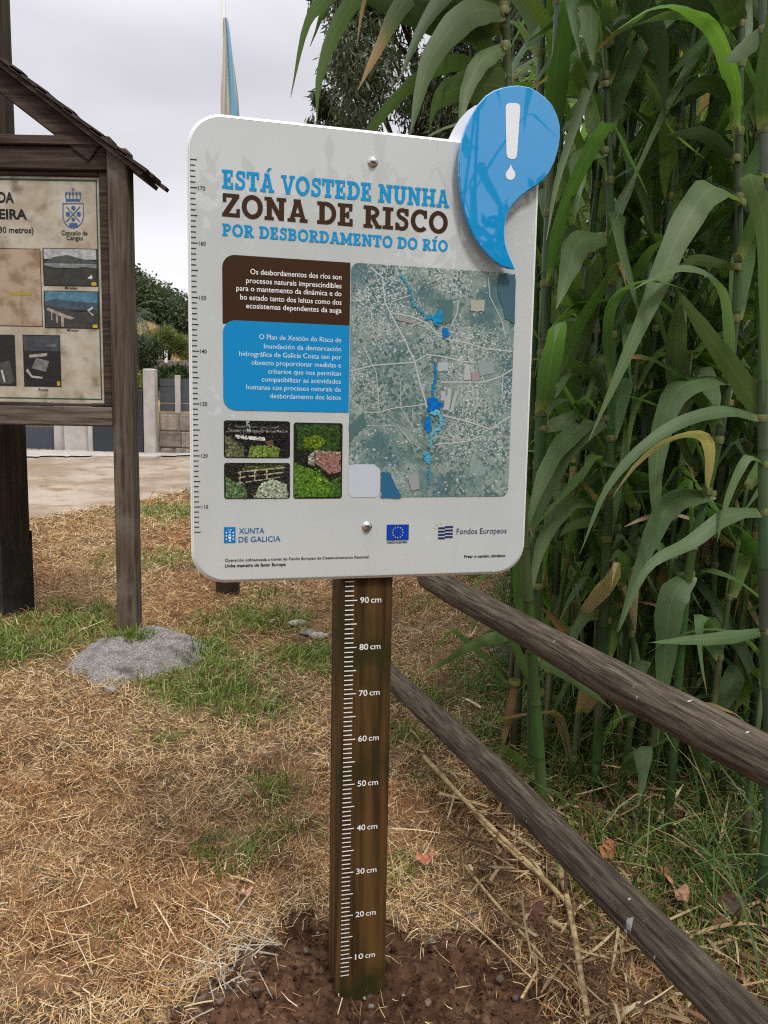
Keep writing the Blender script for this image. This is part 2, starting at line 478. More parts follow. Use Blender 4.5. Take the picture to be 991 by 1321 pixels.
def gauss(x, y, cx, cy, r): return np.exp(-((x - cx) ** 2 + (y - cy) ** 2) / (r * r))
GREEN = []
for px, py, r, a in ((250, 850, .33, 1), (215, 890, .16, .9), (330, 800, .30, .8), (20, 830, .34, 1.1), (90, 800, .3, .9), (190, 720, .4, .55), (400, 850, .22, .9), (330, 915, .22, .75),
                  (280, 890, .26, 1.0), (215, 660, .55, .8), (225, 625, .5, .7), (300, 1100, .12, .5), (360, 1020, .13, .6), (140, 1200, .08, .4), (550, 905, .16, .7), (610, 880, .2, .6), (530, 955, .13, .7),
                  (560, 1000, .12, .5), (390, 1080, .1, .5), (550, 780, .2, .5), (350, 770, .2, .6), (520, 1120, .09, .5), (650, 950, .2, .8), (215, 950, .12, .5), (545, 690, .5, .6)):
    g = gpx(px, py); GREEN.append((g.x, g.y, r, a))
def green_mask(x, y):
    g = np.zeros_like(x)
    for cx, cy, r, a in GREEN: g = np.maximum(g, a * gauss(x, y, cx, cy, r))
    g = g + 0.25 * (fbm(x * 1.3, y * 1.3, 21) - 0.35) + 0.45 * (fbm(x * 6, y * 6, 5) - 0.5)
    fr = np.clip((x / np.maximum(y, .5) - .14) / .05, 0, 1) * np.clip(dfence(x, y) / 0.25, 0, 1) * np.clip((y - 1.2) / 0.4, 0, 1)
    return np.clip(np.maximum(g, fr * (0.45 + 0.7 * (fbm(x * 3, y * 3, 9) - 0.3))), 0, 1)
def soil_mask(x, y):
    """dug soil round the sign post"""
    ang = np.arctan2(y - 1.52, x - 0.0)
    rr = np.hypot((x - 0.03) / 0.48, (y - 1.47) / 0.40)
    rr = rr + 0.6 * (fbm(3 + 2.2 * np.cos(ang), 3 + 2.2 * np.sin(ang), 31) - 0.5) + 0.22 * (fbm(x * 22, y * 22, 2) - 0.5)
    return rr
ROADP = [(-14, 4.0), (-3.6, 6.4), (-2.7, 8.6), (-2.1, 10.6), (-1.2, 13), (1.2, 17.4), (1.5, 19), (-2.5, 17.4), (-4.4, 14.5), (-12, 15.2), (-24, 15.2), (-24, 3.0)]
def in_road(x, y, mg=0.0):
    c = np.zeros(x.shape, bool); n = len(ROADP)
    yy = y + 0.5 * (fbm(x * 0.9, y * 0.9, 44) - 0.5) + mg
    for i in range(n):
        x1, y1 = ROADP[i]; x2, y2 = ROADP[(i + 1) % n]
        cond = ((y1 > yy) != (y2 > yy))
        with np.errstate(divide='ignore', invalid='ignore'):
            xi = (x2 - x1) * (yy - y1) / (y2 - y1 + 1e-12) + x1
        c ^= cond & (x < xi)
    return c

xs = axis(-220, 220, -2.6, 2.6, 0.03); ys = axis(-70, 320, 0.9, 5.6, 0.03)
X, Y = np.meshgrid(xs, ys)
Z = H(X, Y)
gm = green_mask(X, Y)
c0 = np.ones(X.shape + (3,), np.float32)
tint = fbm(X * 1.7, Y * 1.7, 61)
reddish = np.stack([1.15 + 0 * tint, 0.92 + 0 * tint, 0.82 + 0 * tint], -1)
pale = np.stack([1.05 + 0 * tint, 1.08 + 0 * tint, 1.1 + 0 * tint], -1)
tt = np.clip((tint - 0.35) / 0.3, 0, 1)[..., None]
c0 = reddish * tt + pale * (1 - tt)
gg = np.clip(gm * 1.1 - 0.2, 0, 1)[..., None]
c0 = c0 * (1 - gg) + np.array([0.5, 0.72, 0.45]) * gg
cane_side = (np.clip((dfence(X, Y) - 0.1) / 0.4, 0, 1) * np.clip((X / np.maximum(Y, .5) - .13) / .05, 0, 1))[..., None]
c0 = c0 * (1 - 0.35 * cane_side)  # ground colour darker on the cane side of the fence
nx, ny = len(xs), len(ys)
idx = np.arange(nx * ny).reshape(ny, nx)
quads = np.stack([idx[:-1, :-1], idx[:-1, 1:], idx[1:, 1:], idx[1:, :-1]], -1).reshape(-1, 4)
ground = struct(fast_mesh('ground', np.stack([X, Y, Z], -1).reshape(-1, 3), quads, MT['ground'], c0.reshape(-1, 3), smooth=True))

def sheet(name, x0, x1, y0, y1, d, inside, lift, m, col=None):
    xs = np.arange(x0, x1 + d, d); ys = np.arange(y0, y1 + d, d)
    X, Y = np.meshgrid(xs, ys); Zl = lift(X, Y)
    Zz = H(X, Y) + Zl
    ins = inside(X, Y)
    n = len(xs); k = len(ys)
    idx = np.arange(n * k).reshape(k, n)
    q = np.stack([idx[:-1, :-1], idx[:-1, 1:], idx[1:, 1:], idx[1:, :-1]], -1).reshape(-1, 4)
    keep = ins.ravel()[q].any(1)
    c = col(X, Y).reshape(-1, 3) if col else np.ones((n * k, 3))
    q = q[keep]
    used, inv = np.unique(q, return_inverse=True)
    return struct(fast_mesh(name, np.stack([X, Y, Zz], -1).reshape(-1, 3)[used], inv.reshape(-1, 4), m, c[used], smooth=True))

sheet('dirt_road', -16, 2, 4, 18, 0.12, lambda x, y: in_road(x, y), lambda x, y: 0.012 + 0 * x, MT['road'])

def soil_lift(x, y):
    r = soil_mask(x, y)
    m = np.clip((1.06 - r) / 0.45, 0, 1)
    cl = fbm(x * 16, y * 16, 71, 5); c2 = fbm(x * 50, y * 50, 77, 3)
    rim = np.exp(-((r - 0.84) / 0.16) ** 2)
    return -0.006 + m * (0.020 + 0.045 * (cl - 0.42) + 0.036 * (c2 - 0.45)) + 0.006 * rim * cl
def soil_col(x, y):
    n = fbm(x * 9, y * 9, 81); d = np.clip((n - 0.35) / 0.3, 0, 1)[..., None]
    c = np.array([0.8, 0.75, 0.72]) * (1 - d) + np.array([1.2, 1.16, 1.12]) * d
    # spilled white marking powder along the left rim
    dl = gauss(x, y, *gpx(283, 1255)[:2], 0.10) * np.clip((fbm(x * 30, y * 30, 90) - 0.4) * 4, 0, 1)
    r = soil_mask(x, y)
    dl = (dl * np.clip((r - 0.72) / 0.2, 0, 1))[..., None]
    return c * (1 - dl) + np.array([3.2, 4.6, 6.4]) * dl
sheet('soil_patch', -0.62, 0.62, 1.0, 2.05, 0.0042, lambda x, y: soil_mask(x, y) < 1.06, soil_lift, MT['soil'], soil_col)

# ------------------------------------------------------------------ ground cover
def strips(name, P, az, pitch, L, W, bend, C, m, seg=2):
    """many small blades: P base points (n,3); az heading; pitch rise angle; bend droop"""
    n = len(P)
    vs = np.zeros((n, (seg + 1) * 2, 3), np.float32)
    dx, dy = np.cos(az), np.sin(az)
    sx, sy = -dy, dx
    p = P.astype(np.float64).copy(); a = pitch.copy()
    cs = np.repeat(C[:, None, :], (seg + 1) * 2, 1)
    roll = rng.uniform(-0.9, 0.9, n)
    for k in range(seg + 1):
        wk = W * (1.0 if k < seg else 0.25) * 0.5
        rz = np.sin(roll)
        vs[:, 2 * k, 0] = p[:, 0] + sx * wk * np.cos(roll); vs[:, 2 * k, 1] = p[:, 1] + sy * wk * np.cos(roll); vs[:, 2 * k, 2] = p[:, 2] + wk * rz
        vs[:, 2 * k + 1, 0] = p[:, 0] - sx * wk * np.cos(roll); vs[:, 2 * k + 1, 1] = p[:, 1] - sy * wk * np.cos(roll); vs[:, 2 * k + 1, 2] = p[:, 2] - wk * rz
        st = L / seg
        p[:, 0] += dx * np.cos(a) * st; p[:, 1] += dy * np.cos(a) * st; p[:, 2] += np.sin(a) * st
        a = a - bend / seg
    base = (np.arange(n) * (seg + 1) * 2)[:, None, None]
    q = np.array([[2 * k, 2 * k + 1, 2 * k + 3, 2 * k + 2] for k in range(seg)])[None]
    return fast_mesh(name, vs.reshape(-1, 3), (base + q).reshape(-1, 4), m, cs.reshape(-1, 3))

def sample_ground(n, y0, y1, power, margin=0.7):
    u = rng.random(n); k = 1 - power
    yy = (y0 ** k + u * (y1 ** k - y0 ** k)) ** (1 / k)
    xx = rng.uniform(-1, 1, n) * (0.53 * yy + margin)
    return xx, yy

# dry straw
n = 640000
x, y = sample_ground(n, 1.05, 17, 0.78)
gmk = green_mask(x, y); sm = soil_mask(x, y); df = dfence(x, y)
keep = (rng.random(n) > np.clip(gmk * 1.15 - .12, 0, .93)) & (sm > 0.93 + 0.10 * rng.random(n)) & (~in_road(x, y) | (rng.random(n) < 0.02)) & ((df < 0.5) | (x / y < .135) | (rng.random(n) < 0.3))
keep |= (sm <= 0.93) & (rng.random(n) < 0.012 + .5 * np.clip((sm - .68) / .3, 0, 1) ** 2)
thin = fbm(x * 2.6, y * 2.6, 13)
keep &= rng.random(n) < np.clip(0.45 + 2.6 * (thin - 0.28), 0.4, 1)
x, y = x[keep], y[keep]; n = len(x)
P = np.stack([x, y, H(x, y) + rng.uniform(0.0, 0.014, n)], 1)
insoil = soil_mask(x, y) < 1.0
P[insoil, 2] += 0.03
pal = np.array([(0.50, 0.36, 0.19), (0.38, 0.225, 0.10), (0.31, 0.150, 0.066), (0.62, 0.50, 0.31), (0.21, 0.13, 0.066), (0.74, 0.64, 0.46), (0.085, 0.05, 0.03)])
t_ = np.clip((fbm(x * 1.7, y * 1.7, 61) - 0.35) / 0.3, 0, 1)
pr_red = np.array([.19, .23, .22, .10, .12, .04, .10]); pr_pale = np.array([.26, .15, .07, .22, .12, .09, .09])
u = rng.random(n); cum = np.cumsum(pr_red * t_[:, None] + pr_pale * (1 - t_[:, None]), 1)
pi = np.clip((u[:, None] > cum).sum(1), 0, 6)
C = pal[pi] * rng.uniform(0.75, 1.2, (n, 1))
far = np.clip((y - 2) / 8, 0, 1)
strips('dry_grass', P, rng.uniform(0, 2 * math.pi, n), rng.normal(0.16, 0.38, n), rng.gamma(2.6, 0.0095, n) * (1 + 1.5 * far) + 0.010,
       rng.uniform(0.0008, 0.0021, n) * (1 + 2.2 * far), rng.normal(0.3, 0.8, n), (C * np.array([1.06, .98, .90])).astype(np.float32), MT['straw'])
tag(bpy.data.objects['dry_grass'], 'dry mown straw and yellowed grass covering the lawn', 'dry grass', kind='stuff')

# long pale straws lying on top
n = 900
x, y = sample_ground(n, 1.1, 7, 0.9, 0.4)
k = (soil_mask(x, y) > 0.9) & (dfence(x, y) < 0.4); x, y = x[k], y[k]; n = len(x)
wq = gpx(300, 1240); m_ = 70
x = np.concatenate([x, rng.normal(wq.x, .040, m_)]); y = np.concatenate([y, rng.normal(wq.y, .065, m_)]); n = len(x)
P = np.stack([x, y, H(x, y) + rng.uniform(0.008, 0.022, n)], 1)
C = np.array([(0.66, 0.55, 0.36), (0.58, 0.44, 0.25), (0.50, 0.34, 0.17)])[rng.integers(0, 3, n)] * rng.uniform(0.8, 1.2, (n, 1))
C[-m_:] = np.array([.50, .46, .38]) * rng.uniform(.5, 1.15, (m_, 1))
strips('loose_straw', P, rng.uniform(0, 6.28, n), rng.normal(0.06, 0.12, n), rng.uniform(0.05, 0.17, n), rng.uniform(0.0016, 0.0036, n), rng.normal(0.3, 0.5, n), C.astype(np.float32), MT['straw'], seg=4)
tag(bpy.data.objects['loose_straw'], 'long pale loose straws scattered over the dry lawn', 'straw', kind='stuff')

# green grass in patches
n = 330000
x, y = sample_ground(n, 1.1, 15, 0.6)
g = green_mask(x, y); tuft = np.clip((fbm(x * 14, y * 14, 17) - 0.30) * 3.4, 0.04, 1)
keep = (rng.random(n) < np.clip(g - 0.20, 0, 1) * 2.4 * tuft) & (soil_mask(x, y) > 1.0) & ~in_road(x, y)
x, y = x[keep], y[keep]; n = len(x)
zx = H(x, y) - 0.003
m_ = 420; ga = rng.uniform(0, 6.28, m_); gr_ = rng.uniform(.04, .13, m_)          # tuft round the notice board post
gxx = -1.215 + gr_ * np.cos(ga); gyy = 3.66 - np.abs(gr_ * np.sin(ga)) * .9
x = np.concatenate([x, gxx]); y = np.concatenate([y, gyy]); zx = np.concatenate([zx, H(gxx, gyy) + .085 - .2 * (gr_ - .04)]); n = len(x)
P = np.stack([x, y, zx], 1)
C = np.array([(0.15, 0.215, 0.028), (0.12, 0.18, 0.026), (0.20, 0.25, 0.048), (0.27, 0.27, 0.09), (0.085, 0.135, 0.024)])[rng.integers(0, 5, n)] * rng.uniform(0.75, 1.25, (n, 1))
far = np.clip((y - 2) / 8, 0, 1)
strips('green_grass', P, rng.uniform(0, 6.28, n), rng.normal(1.05, 0.3, n), rng.gamma(4, 0.010, n) + 0.014, rng.uniform(0.0020, 0.0042, n) * (1 + 2.0 * far), rng.normal(0.9, 0.4, n), C.astype(np.float32), MT['grass'], seg=3)
tag(bpy.data.objects['green_grass'], 'short green grass growing in patches through the dry lawn', 'grass', kind='stuff')

# tall rank grass behind the fence
n = 21000
x = rng.uniform(-0.3, 3.2, n); y = rng.uniform(1.15, 5.2, n); df = dfence(x, y)
dens = np.clip((df - 0.10) / 0.5, 0, 1) * np.clip((2.4 - df) / 0.8, 0, 1) * np.clip(0.25 + 2.3 * (fbm(x * 3, y * 3, 55) - 0.3), 0, 1) * np.clip((y - 1.55) / 0.8, 0.10, 1) * np.clip((x / y - .135) / .06, 0.02, 1)
k = rng.random(n) < dens
x, y = x[k], y[k]; n = len(x)
P = np.stack([x, y, H(x, y) - 0.004], 1)
C = np.array([(0.045, 0.095, 0.018), (0.068, 0.125, 0.025), (0.10, 0.16, 0.035), (0.035, 0.072, 0.018), (0.24, 0.19, 0.085)])[rng.choice(5, n, p=[.3, .3, .2, .12, .08])] * rng.uniform(0.8, 1.2, (n, 1))
strips('tall_grass', P, rng.uniform(0, 6.28, n), rng.normal(1.15, 0.25, n), rng.gamma(5, 0.055, n) + 0.05, rng.uniform(0.003, 0.006, n), rng.normal(1.4, 0.5, n), C.astype(np.float32), MT['grass'], seg=5)
tag(bpy.data.objects['tall_grass'], 'rank green grass growing at the foot of the canes behind the fence', 'tall grass', kind='stuff')

# dead leaf litter under the canes
n = 15000
x = rng.uniform(0.1, 2.6, n); y = rng.uniform(1.1, 4.5, n); df = dfence(x, y)
k = rng.random(n) < np.clip((df + 0.28) / 0.25, 0, 1) * np.clip((1.8 - df) / 0.8, 0, 1) * np.clip(1.7 - 0.45 * y, 0.25, 1) * np.clip((x / y - .09) / .06, .1, 1) * (soil_mask(x, y) > 1.0)
x, y = x[k], y[k]; n = len(x)
P = np.stack([x, y, H(x, y) + rng.uniform(0.003, 0.035, n)], 1)
C = np.array([(0.34, 0.235, 0.125), (0.17, 0.09, 0.048), (0.48, 0.37, 0.22), (0.10, 0.055, 0.033)])[rng.integers(0, 4, n)] * rng.uniform(0.7, 1.2, (n, 1))
strips('cane_litter', P, rng.uniform(0, 6.28, n), rng.normal(0.08, 0.22, n), rng.uniform(0.03, 0.20, n), rng.uniform(0.002, 0.010, n), rng.normal(0.3, 0.6, n), C.astype(np.float32), MT['straw'], seg=4)
tag(bpy.data.objects['cane_litter'], 'dead cane leaves and litter lying along the foot of the fence', 'leaf litter', kind='stuff')

# ------------------------------------------------------------------ the risk sign
SX, SY, SA = -0.37741, 1.49392, R(13.8189)
SE = Vector((math.cos(SA), math.sin(SA), 0)); SN = Vector((-math.sin(SA), math.cos(SA), 0))
UC = 0.357                                   # post centre across the panel
sign_base = Vector((SX, SY, 0)) + SE * UC + SN * 0.07
sign = thing('risk_sign', 'white flood risk notice with a blue drop on a brown measuring post', 'sign', sign_base, SA)
YP = -0.07                                   # local y of the panel's front face
def uvd(x, y, d=0.0):
    """local (x, z) on the plane d behind the panel face of photo pixel"""
    p0 = Vector((SX, SY, 0)) + SN * d; dr = ray(x, y); o = Vector((0, 0, CAM_H))
    t = (p0 - o).dot(SN) / dr.dot(SN); p = o + dr * t
    return ((p - p0).dot(SE) - UC, p.z)
def U(u): return u - UC

# post
b = MB()
b.box(U(0.303), U(0.415), YP + 0.016, YP + 0.126, -0.25, 1.815, b=0.004)
post = b.build('post', MT['post'], sign)
YT = YP + 0.016 - 0.0006
b = MB()
for k in range(6, 97):
    z = 0.0102 * k - 0.0215
    if z > 0.955: break
    L = 0.026 if k % 5 == 0 else 0.019
    zz = 0.0011
    b.add([(U(0.3115), YT, z - zz), (U(0.3115 + L), YT, z - zz), (U(0.3115 + L), YT, z + zz), (U(0.3115), YT, z + zz)], [(0, 1, 2, 3)])
b.build('depth_scale', MT['ink_white'], post)

_tc = {}
def text_geo(s, bold=0.0):
    key = (s, bold)
    if key not in _tc:
        cu = bpy.data.curves.new('t', 'FONT'); cu.body = s; cu.size = 1; cu.offset = bold; cu.resolution_u = 3
        o = bpy.data.objects.new('t', cu); COL.objects.link(o)
        bpy.context.view_layer.update()
        dg = bpy.context.evaluated_depsgraph_get()
        me = bpy.data.meshes.new_from_object(o.evaluated_get(dg))
        v = np.array([w_.co[:] for w_ in me.vertices]); f = [tuple(p.vertices) for p in me.polygons]
        bpy.data.objects.remove(o); bpy.data.curves.remove(cu); bpy.data.meshes.remove(me)
        _tc[key] = (v, f)
    return _tc[key]
_capv = text_geo('H')[0]; CAP = _capv[:, 1].max() - _capv[:, 1].min()
def put_text(b, s, x0, x1, z, cap, y, bold=0.0, align=None, slope=0.0):
    """text line from x0 to x1 (stretched to fit), baseline z, capital height cap"""
    v, f = text_geo(s, bold)
    sc = cap / CAP; mn, mx = v[:, 0].min(), v[:, 0].max()
    sx = (x1 - x0) / (mx - mn) if x1 is not None else sc
    vs = [(x0 + (p[0] - mn) * sx, y, z + p[1] * sc + slope * (p[0] - mn) * sx) for p in v]
    fs = []
    for q in f:
        A, B, C_ = v[q[0]], v[q[1]], v[q[2]]
        cr = (B[0] - A[0]) * (C_[1] - A[1]) - (B[1] - A[1]) * (C_[0] - A[0])
        fs.append(q if cr > 0 else q[::-1])
    b.add(vs, fs)
for k in range(10, 100, 10):
    b = MB(); z = 0.0102 * k - 0.0215
    put_text(b, '%d' % k, U(0.344), U(0.363), z - 0.0062, 0.0125, YT, 0.012)
    put_text(b, 'cm', U(0.3675), U(0.390), z - 0.0062, 0.0125, YT, 0.006)
    b.build('depth_numeral', MT['ink_white'], post)

# panel
W0, W1, Z0, Z1, RC = 0.0, 0.7064, 0.9472, 1.8356, 0.066
def rrect(x0, x1, z0, z1, r, n=8, corners=(1, 1, 1, 1)):
    """rounded rectangle, counter-clockwise seen from the front; corners bl, br, tr, tl"""
    pts = []
    for (cx, cz, a0, on) in ((x0, z0, 180, corners[0]), (x1, z0, 270, corners[1]), (x1, z1, 0, corners[2]), (x0, z1, 90, corners[3])):
        if not on: pts.append((cx, cz)); continue
        ox = cx + (r if cx == x0 else -r); oz = cz + (r if cz == z0 else -r)
        for k in range(n + 1):
            q = R(a0 + 90 * k / n); pts.append((ox + r * math.cos(q), oz + r * math.sin(q)))
    return pts
def pillow(b, rings, yback):
    """stack of outlines (pts, y) front to back"""
    n = len(rings[0][0]); vs = []; fs = []
    for pts, y in rings: vs += [(p[0], y, p[1]) for p in pts]
    fs.append(tuple(range(n)))
    for k in range(len(rings) - 1):
        for i in range(n):
            j = (i + 1) % n
            fs.append((k * n + i, (k + 1) * n + i, (k + 1) * n + j, k * n + j))
    fs.append(tuple(range((len(rings)) * n - 1, (len(rings) - 1) * n - 1, -1)))
    b.add(vs, fs)
b = MB()
def inset(i): return rrect(U(W0) + i, U(W1) - i, Z0 + i, Z1 - i, RC - i * 0.8, 12)
pillow(b, [(inset(0.0065), YP), (inset(0.0045), YP + 0.0004), (inset(0.0022), YP + 0.0018), (inset(0.0006), YP + 0.0042), (inset(0), YP + 0.0075), (inset(0.0), YP + 0.0125), (inset(0.001), YP + 0.0145)], 0)
panel = b.build('panel', MT['panel'], sign)
b = MB()
def tubring(i0, i1, y0, y1):
    a = rrect(U(W0) + i0, U(W1) - i0, Z0 + i0, Z1 - i0, RC - i0 * .8, 12); c = rrect(U(W0) + i1, U(W1) - i1, Z0 + i1, Z1 - i1, RC - i1 * .8, 12)
    n = len(a); b.add([(p[0], y0, p[1]) for p in a] + [(p[0], y1, p[1]) for p in c], [(i, (i + 1) % n, n + (i + 1) % n, n + i) for i in range(n)])
tubring(-0.0008, 0.0052, YP + 0.0042, YP - 0.0003)
tubring(-0.0008, -0.0008, YP + 0.0120, YP + 0.0042)
b.build('rim', MT['panel_edge'], panel, smooth=True)

Y1, Y2, Y3 = YP - 0.0007, YP - 0.0014, YP - 0.0021
# ---- slab-serif capitals
def ell(cx, cz, rx, rz, a0, a1, w, n=22):
    o = []; i_ = []
    for k in range(n + 1):
        q = R(a0 + (a1 - a0) * k / n); c, s_ = math.cos(q), math.sin(q)
        o.append((cx + rx * c, cz + rz * s_)); i_.append((cx + (rx - w) * c, cz + (rz - w * 0.92) * s_))
    return ('band', o, i_)
def r_(x0, z0, x1, z1): return ('poly', [(x0, z0), (x1, z0), (x1, z1), (x0, z1)])
def ln(x0, z0, x1, z1, w): return ('poly', [(x0 - w / 2, z0), (x0 + w / 2, z0), (x1 + w / 2, z1), (x1 - w / 2, z1)])
def stroke(pts, w):
    o = []; i_ = []
    for k, (x, z) in enumerate(pts):
        a = pts[max(k - 1, 0)]; c = pts[min(k + 1, len(pts) - 1)]
        dx, dz = c[0] - a[0], c[1] - a[1]; l = math.hypot(dx, dz)
        o.append((x - dz / l * w / 2, z + dx / l * w / 2)); i_.append((x + dz / l * w / 2, z - dx / l * w / 2))
    return ('band', o, i_)
ACC = ('poly', [(.30, 1.09), (.46, 1.09), (.66, 1.30), (.44, 1.30)])
_I = [r_(.13, 0, .34, 1), r_(.0, 0, .47, .16), r_(.0, .84, .47, 1)]
_A = [ln(.17, .02, .40, .98, .20), ln(.70, .02, .47, .98, .20), r_(.25, .24, .62, .39), r_(0, 0, .33, .15), r_(.54, 0, .87, .15), r_(.27, .86, .56, 1)]
GL = {
    'E': (.74, [r_(.10, 0, .31, 1), r_(0, 0, .66, .16), r_(0, .84, .64, 1), r_(.2, .42, .50, .58), r_(.54, 0, .66, .33), r_(.52, .67, .64, 1), r_(.41, .35, .50, .65)]),
    'S': (.68, [stroke([(.545, .70), (.545, .82), (.46, .905), (.33, .925), (.20, .89), (.145, .80), (.16, .68), (.26, .59), (.40, .525), (.51, .45), (.55, .33), (.525, .18), (.43, .095), (.30, .07), (.18, .10), (.12, .19), (.115, .30)], .185), r_(.53, .66, .62, .99), r_(.03, .01, .12, .34)]),
    'T': (.80, [r_(.28, 0, .49, 1), r_(0, .84, .77, 1), r_(0, .63, .125, 1), r_(.645, .63, .77, 1), r_(.17, 0, .60, .16)]),
    'A': (.88, _A), 'Á': (.88, _A + [('poly', [(.40, 1.09), (.54, 1.09), (.72, 1.30), (.52, 1.30)])]),
    'V': (.86, [ln(.40, .02, .16, .98, .20), ln(.47, .02, .71, .98, .20), r_(0, .85, .33, 1), r_(.54, .85, .87, 1), r_(.31, 0, .56, .12)]),
    'O': (.96, [ell(.47, .5, .46, .525, 0, 360, .215, 40)]),
    'D': (.88, [r_(.10, 0, .31, 1), r_(0, 0, .42, .165), r_(0, .835, .42, 1), ell(.40, .5, .45, .5, -90, 90, .205)]),
    'N': (.96, [r_(.10, 0, .29, 1), r_(.64, 0, .83, 1), ('poly', [(.08, 1), (.31, 1), (.85, 0), (.62, 0)]), r_(0, .85, .29, 1), r_(0, 0, .38, .15), r_(.54, .85, .93, 1)]),
    'U': (.92, [r_(.10, .32, .31, 1), r_(.59, .32, .80, 1), ell(.45, .35, .35, .37, 180, 360, .21), r_(0, .85, .40, 1), r_(.50, .85, .90, 1)]),
    'H': (.98, [r_(.10, 0, .31, 1), r_(.63, 0, .84, 1), r_(.2, .42, .75, .58), r_(0, 0, .40, .15), r_(0, .85, .40, 1), r_(.54, 0, .94, .15), r_(.54, .85, .94, 1)]),
    'Z': (.76, [r_(.03, .84, .71, 1), r_(0, 0, .73, .16), ('poly', [(.45, .87), (.71, .87), (.27, .13), (.01, .13)]), r_(.03, .63, .15, 1), r_(.61, 0, .73, .36)]),
    'R': (.84, [r_(.10, 0, .31, 1), r_(0, .84, .40, 1), ell(.38, .715, .34, .285, -90, 90, .19), r_(.2, .43, .40, .58), ln(.66, .03, .43, .47, .22), r_(0, 0, .40, .15), r_(.55, 0, .82, .15)]),
    'I': (.52, _I), 'Í': (.52, _I + [('poly', [(.20, 1.09), (.34, 1.09), (.52, 1.30), (.32, 1.30)])]),
    'C': (.82, [ell(.46, .5, .45, .525, 48, 315, .215, 30), r_(.66, .62, .77, .99)]),
    'P': (.76, [r_(.10, 0, .31, 1), r_(0, .84, .38, 1), ell(.37, .69, .36, .31, -90, 90, .195), r_(.2, .38, .38, .53), r_(0, 0, .44, .15)]),
    'B': (.80, [r_(.10, 0, .31, 1), r_(0, .84, .40, 1), r_(0, 0, .42, .16), ell(.39, .735, .32, .265, -90, 90, .18), ell(.41, .28, .34, .28, -90, 90, .18), r_(.2, .45, .42, .58)]),
    'M': (1.10, [r_(.10, 0, .29, 1), r_(.78, 0, .97, 1), ln(.535, .16, .20, .98, .20), ln(.535, .16, .87, .98, .20), r_(0, 0, .38, .15), r_(.69, 0, 1.07, .15), r_(0, .85, .25, 1), r_(.82, .85, 1.07, 1)]),
    ' ': (.34, [])}
def slab_line(b, s, x0, x1, z0, cap, y):
    adv = sum(GL[c][0] for c in s) + 0.055 * (len(s) - 1)
    sx = (x1 - x0) / adv; x = x0
    for c in s:
        wd, prims = GL[c]; k = 0
        for pr in prims:
            yy = y - 0.00005 * k; k += 1
            tr = lambda p: (x + p[0] * sx, yy, z0 + p[1] * cap)
            EXP = .016
            if pr[0] == 'poly':
                pts = pr[1]
                ar = sum(pts[i][0] * pts[(i + 1) % 4][1] - pts[(i + 1) % 4][0] * pts[i][1] for i in range(4))
                mxx = sum(p[0] for p in pts) / 4
                pts = [(p[0] + (EXP if p[0] > mxx else -EXP), p[1]) for p in pts]
                b.add([tr(p) for p in pts], [(0, 1, 2, 3) if ar > 0 else (3, 2, 1, 0)])
            else:
                n_ = len(pr[1]); vs = [tr(p) for p in pr[1]] + [tr(p) for p in pr[2]]
                fs = []
                for i in range(n_ - 1):
                    A, B_, C_ = pr[1][i], pr[1][i + 1], pr[2][i]
                    cr = (B_[0] - A[0]) * (C_[1] - A[1]) - (B_[1] - A[1]) * (C_[0] - A[0])
                    q = (i, i + 1, n_ + i + 1, n_ + i)
                    fs.append(q if cr > 0 else q[::-1])
                b.add(vs, fs)
        x += (wd + 0.055) * sx
for nm, s, m, u0, u1, z0, z1 in (('headline', 'ESTÁ VOSTEDE NUNHA', 'head_blue', .064, .5125, 1.7030, 1.7372), ('headline', 'ZONA DE RISCO', 'brown', .064, .5120, 1.6525, 1.6945),
                                 ('headline', 'POR DESBORDAMENTO DO RÍO', 'head_blue', .0635, .5128, 1.6172, 1.6395)):
    b = MB(); slab_line(b, s, U(u0), U(u1), z0, z1 - z0, Y1); b.build(nm, MT[m], panel)

# text blocks
b = MB(); b.poly(rrect(U(.0628), U(.3112), 1.4540, 1.5830, .024, corners=(0, 0, 0, 1)), Y1 + .0002); b.build('brown_block', MT['brown'], panel)
b = MB(); b.poly(rrect(U(.0632), U(.3112), 1.2895, 1.4610, .024, corners=(1, 0, 0, 1)), Y1 - .0003); b.build('blue_block', MT['sign_blue'], panel)
def px_lines(b, rows, cap, y, bold=0.0):
    for s, xl, xr, yr in rows:
        ul, _ = uvd(xl, yr); ur, z = uvd(xr, yr)
        put_text(b, s, ul, ur, z - 0.0006, cap, y, bold)
b = MB()
px_lines(b, [('Os desbordamentos dos ríos son', 323, 440.5, 360.5), ('procesos naturais imprescindibles', 317.5, 440.5, 371.8), ('para o mantemento da dinámica e do', 305, 440.5, 382), ('bo estado tanto dos leitos como dos', 310, 440.5, 393), ('ecosistemas dependentes da auga', 317.5, 440.5, 403.5)], .0098, Y2, .006)
b.build('brown_block_text', MT['ink_white'], panel)
b = MB()
px_lines(b, [('O Plan de Xestión do Risco de', 334.5, 440.2, 441.5), ('Inundación da demarcación', 340.5, 440.2, 453), ('hidrográfica de Galicia Costa ten por', 308.7, 440.2, 463.5), ('obxecto proporcionar medidas e', 324.4, 439.8, 474), ('criterios que nos permitan', 346, 439.8, 484.5), ('compatibilizar as actividades', 337.5, 439.6, 494.8), ('humanas cos procesos naturais de', 317.8, 439.5, 505), ('desbordamento dos leitos', 348.7, 439.4, 515.5)], .0092, Y2, .0)
b.build('blue_block_text', MT['ink_pale'], panel)

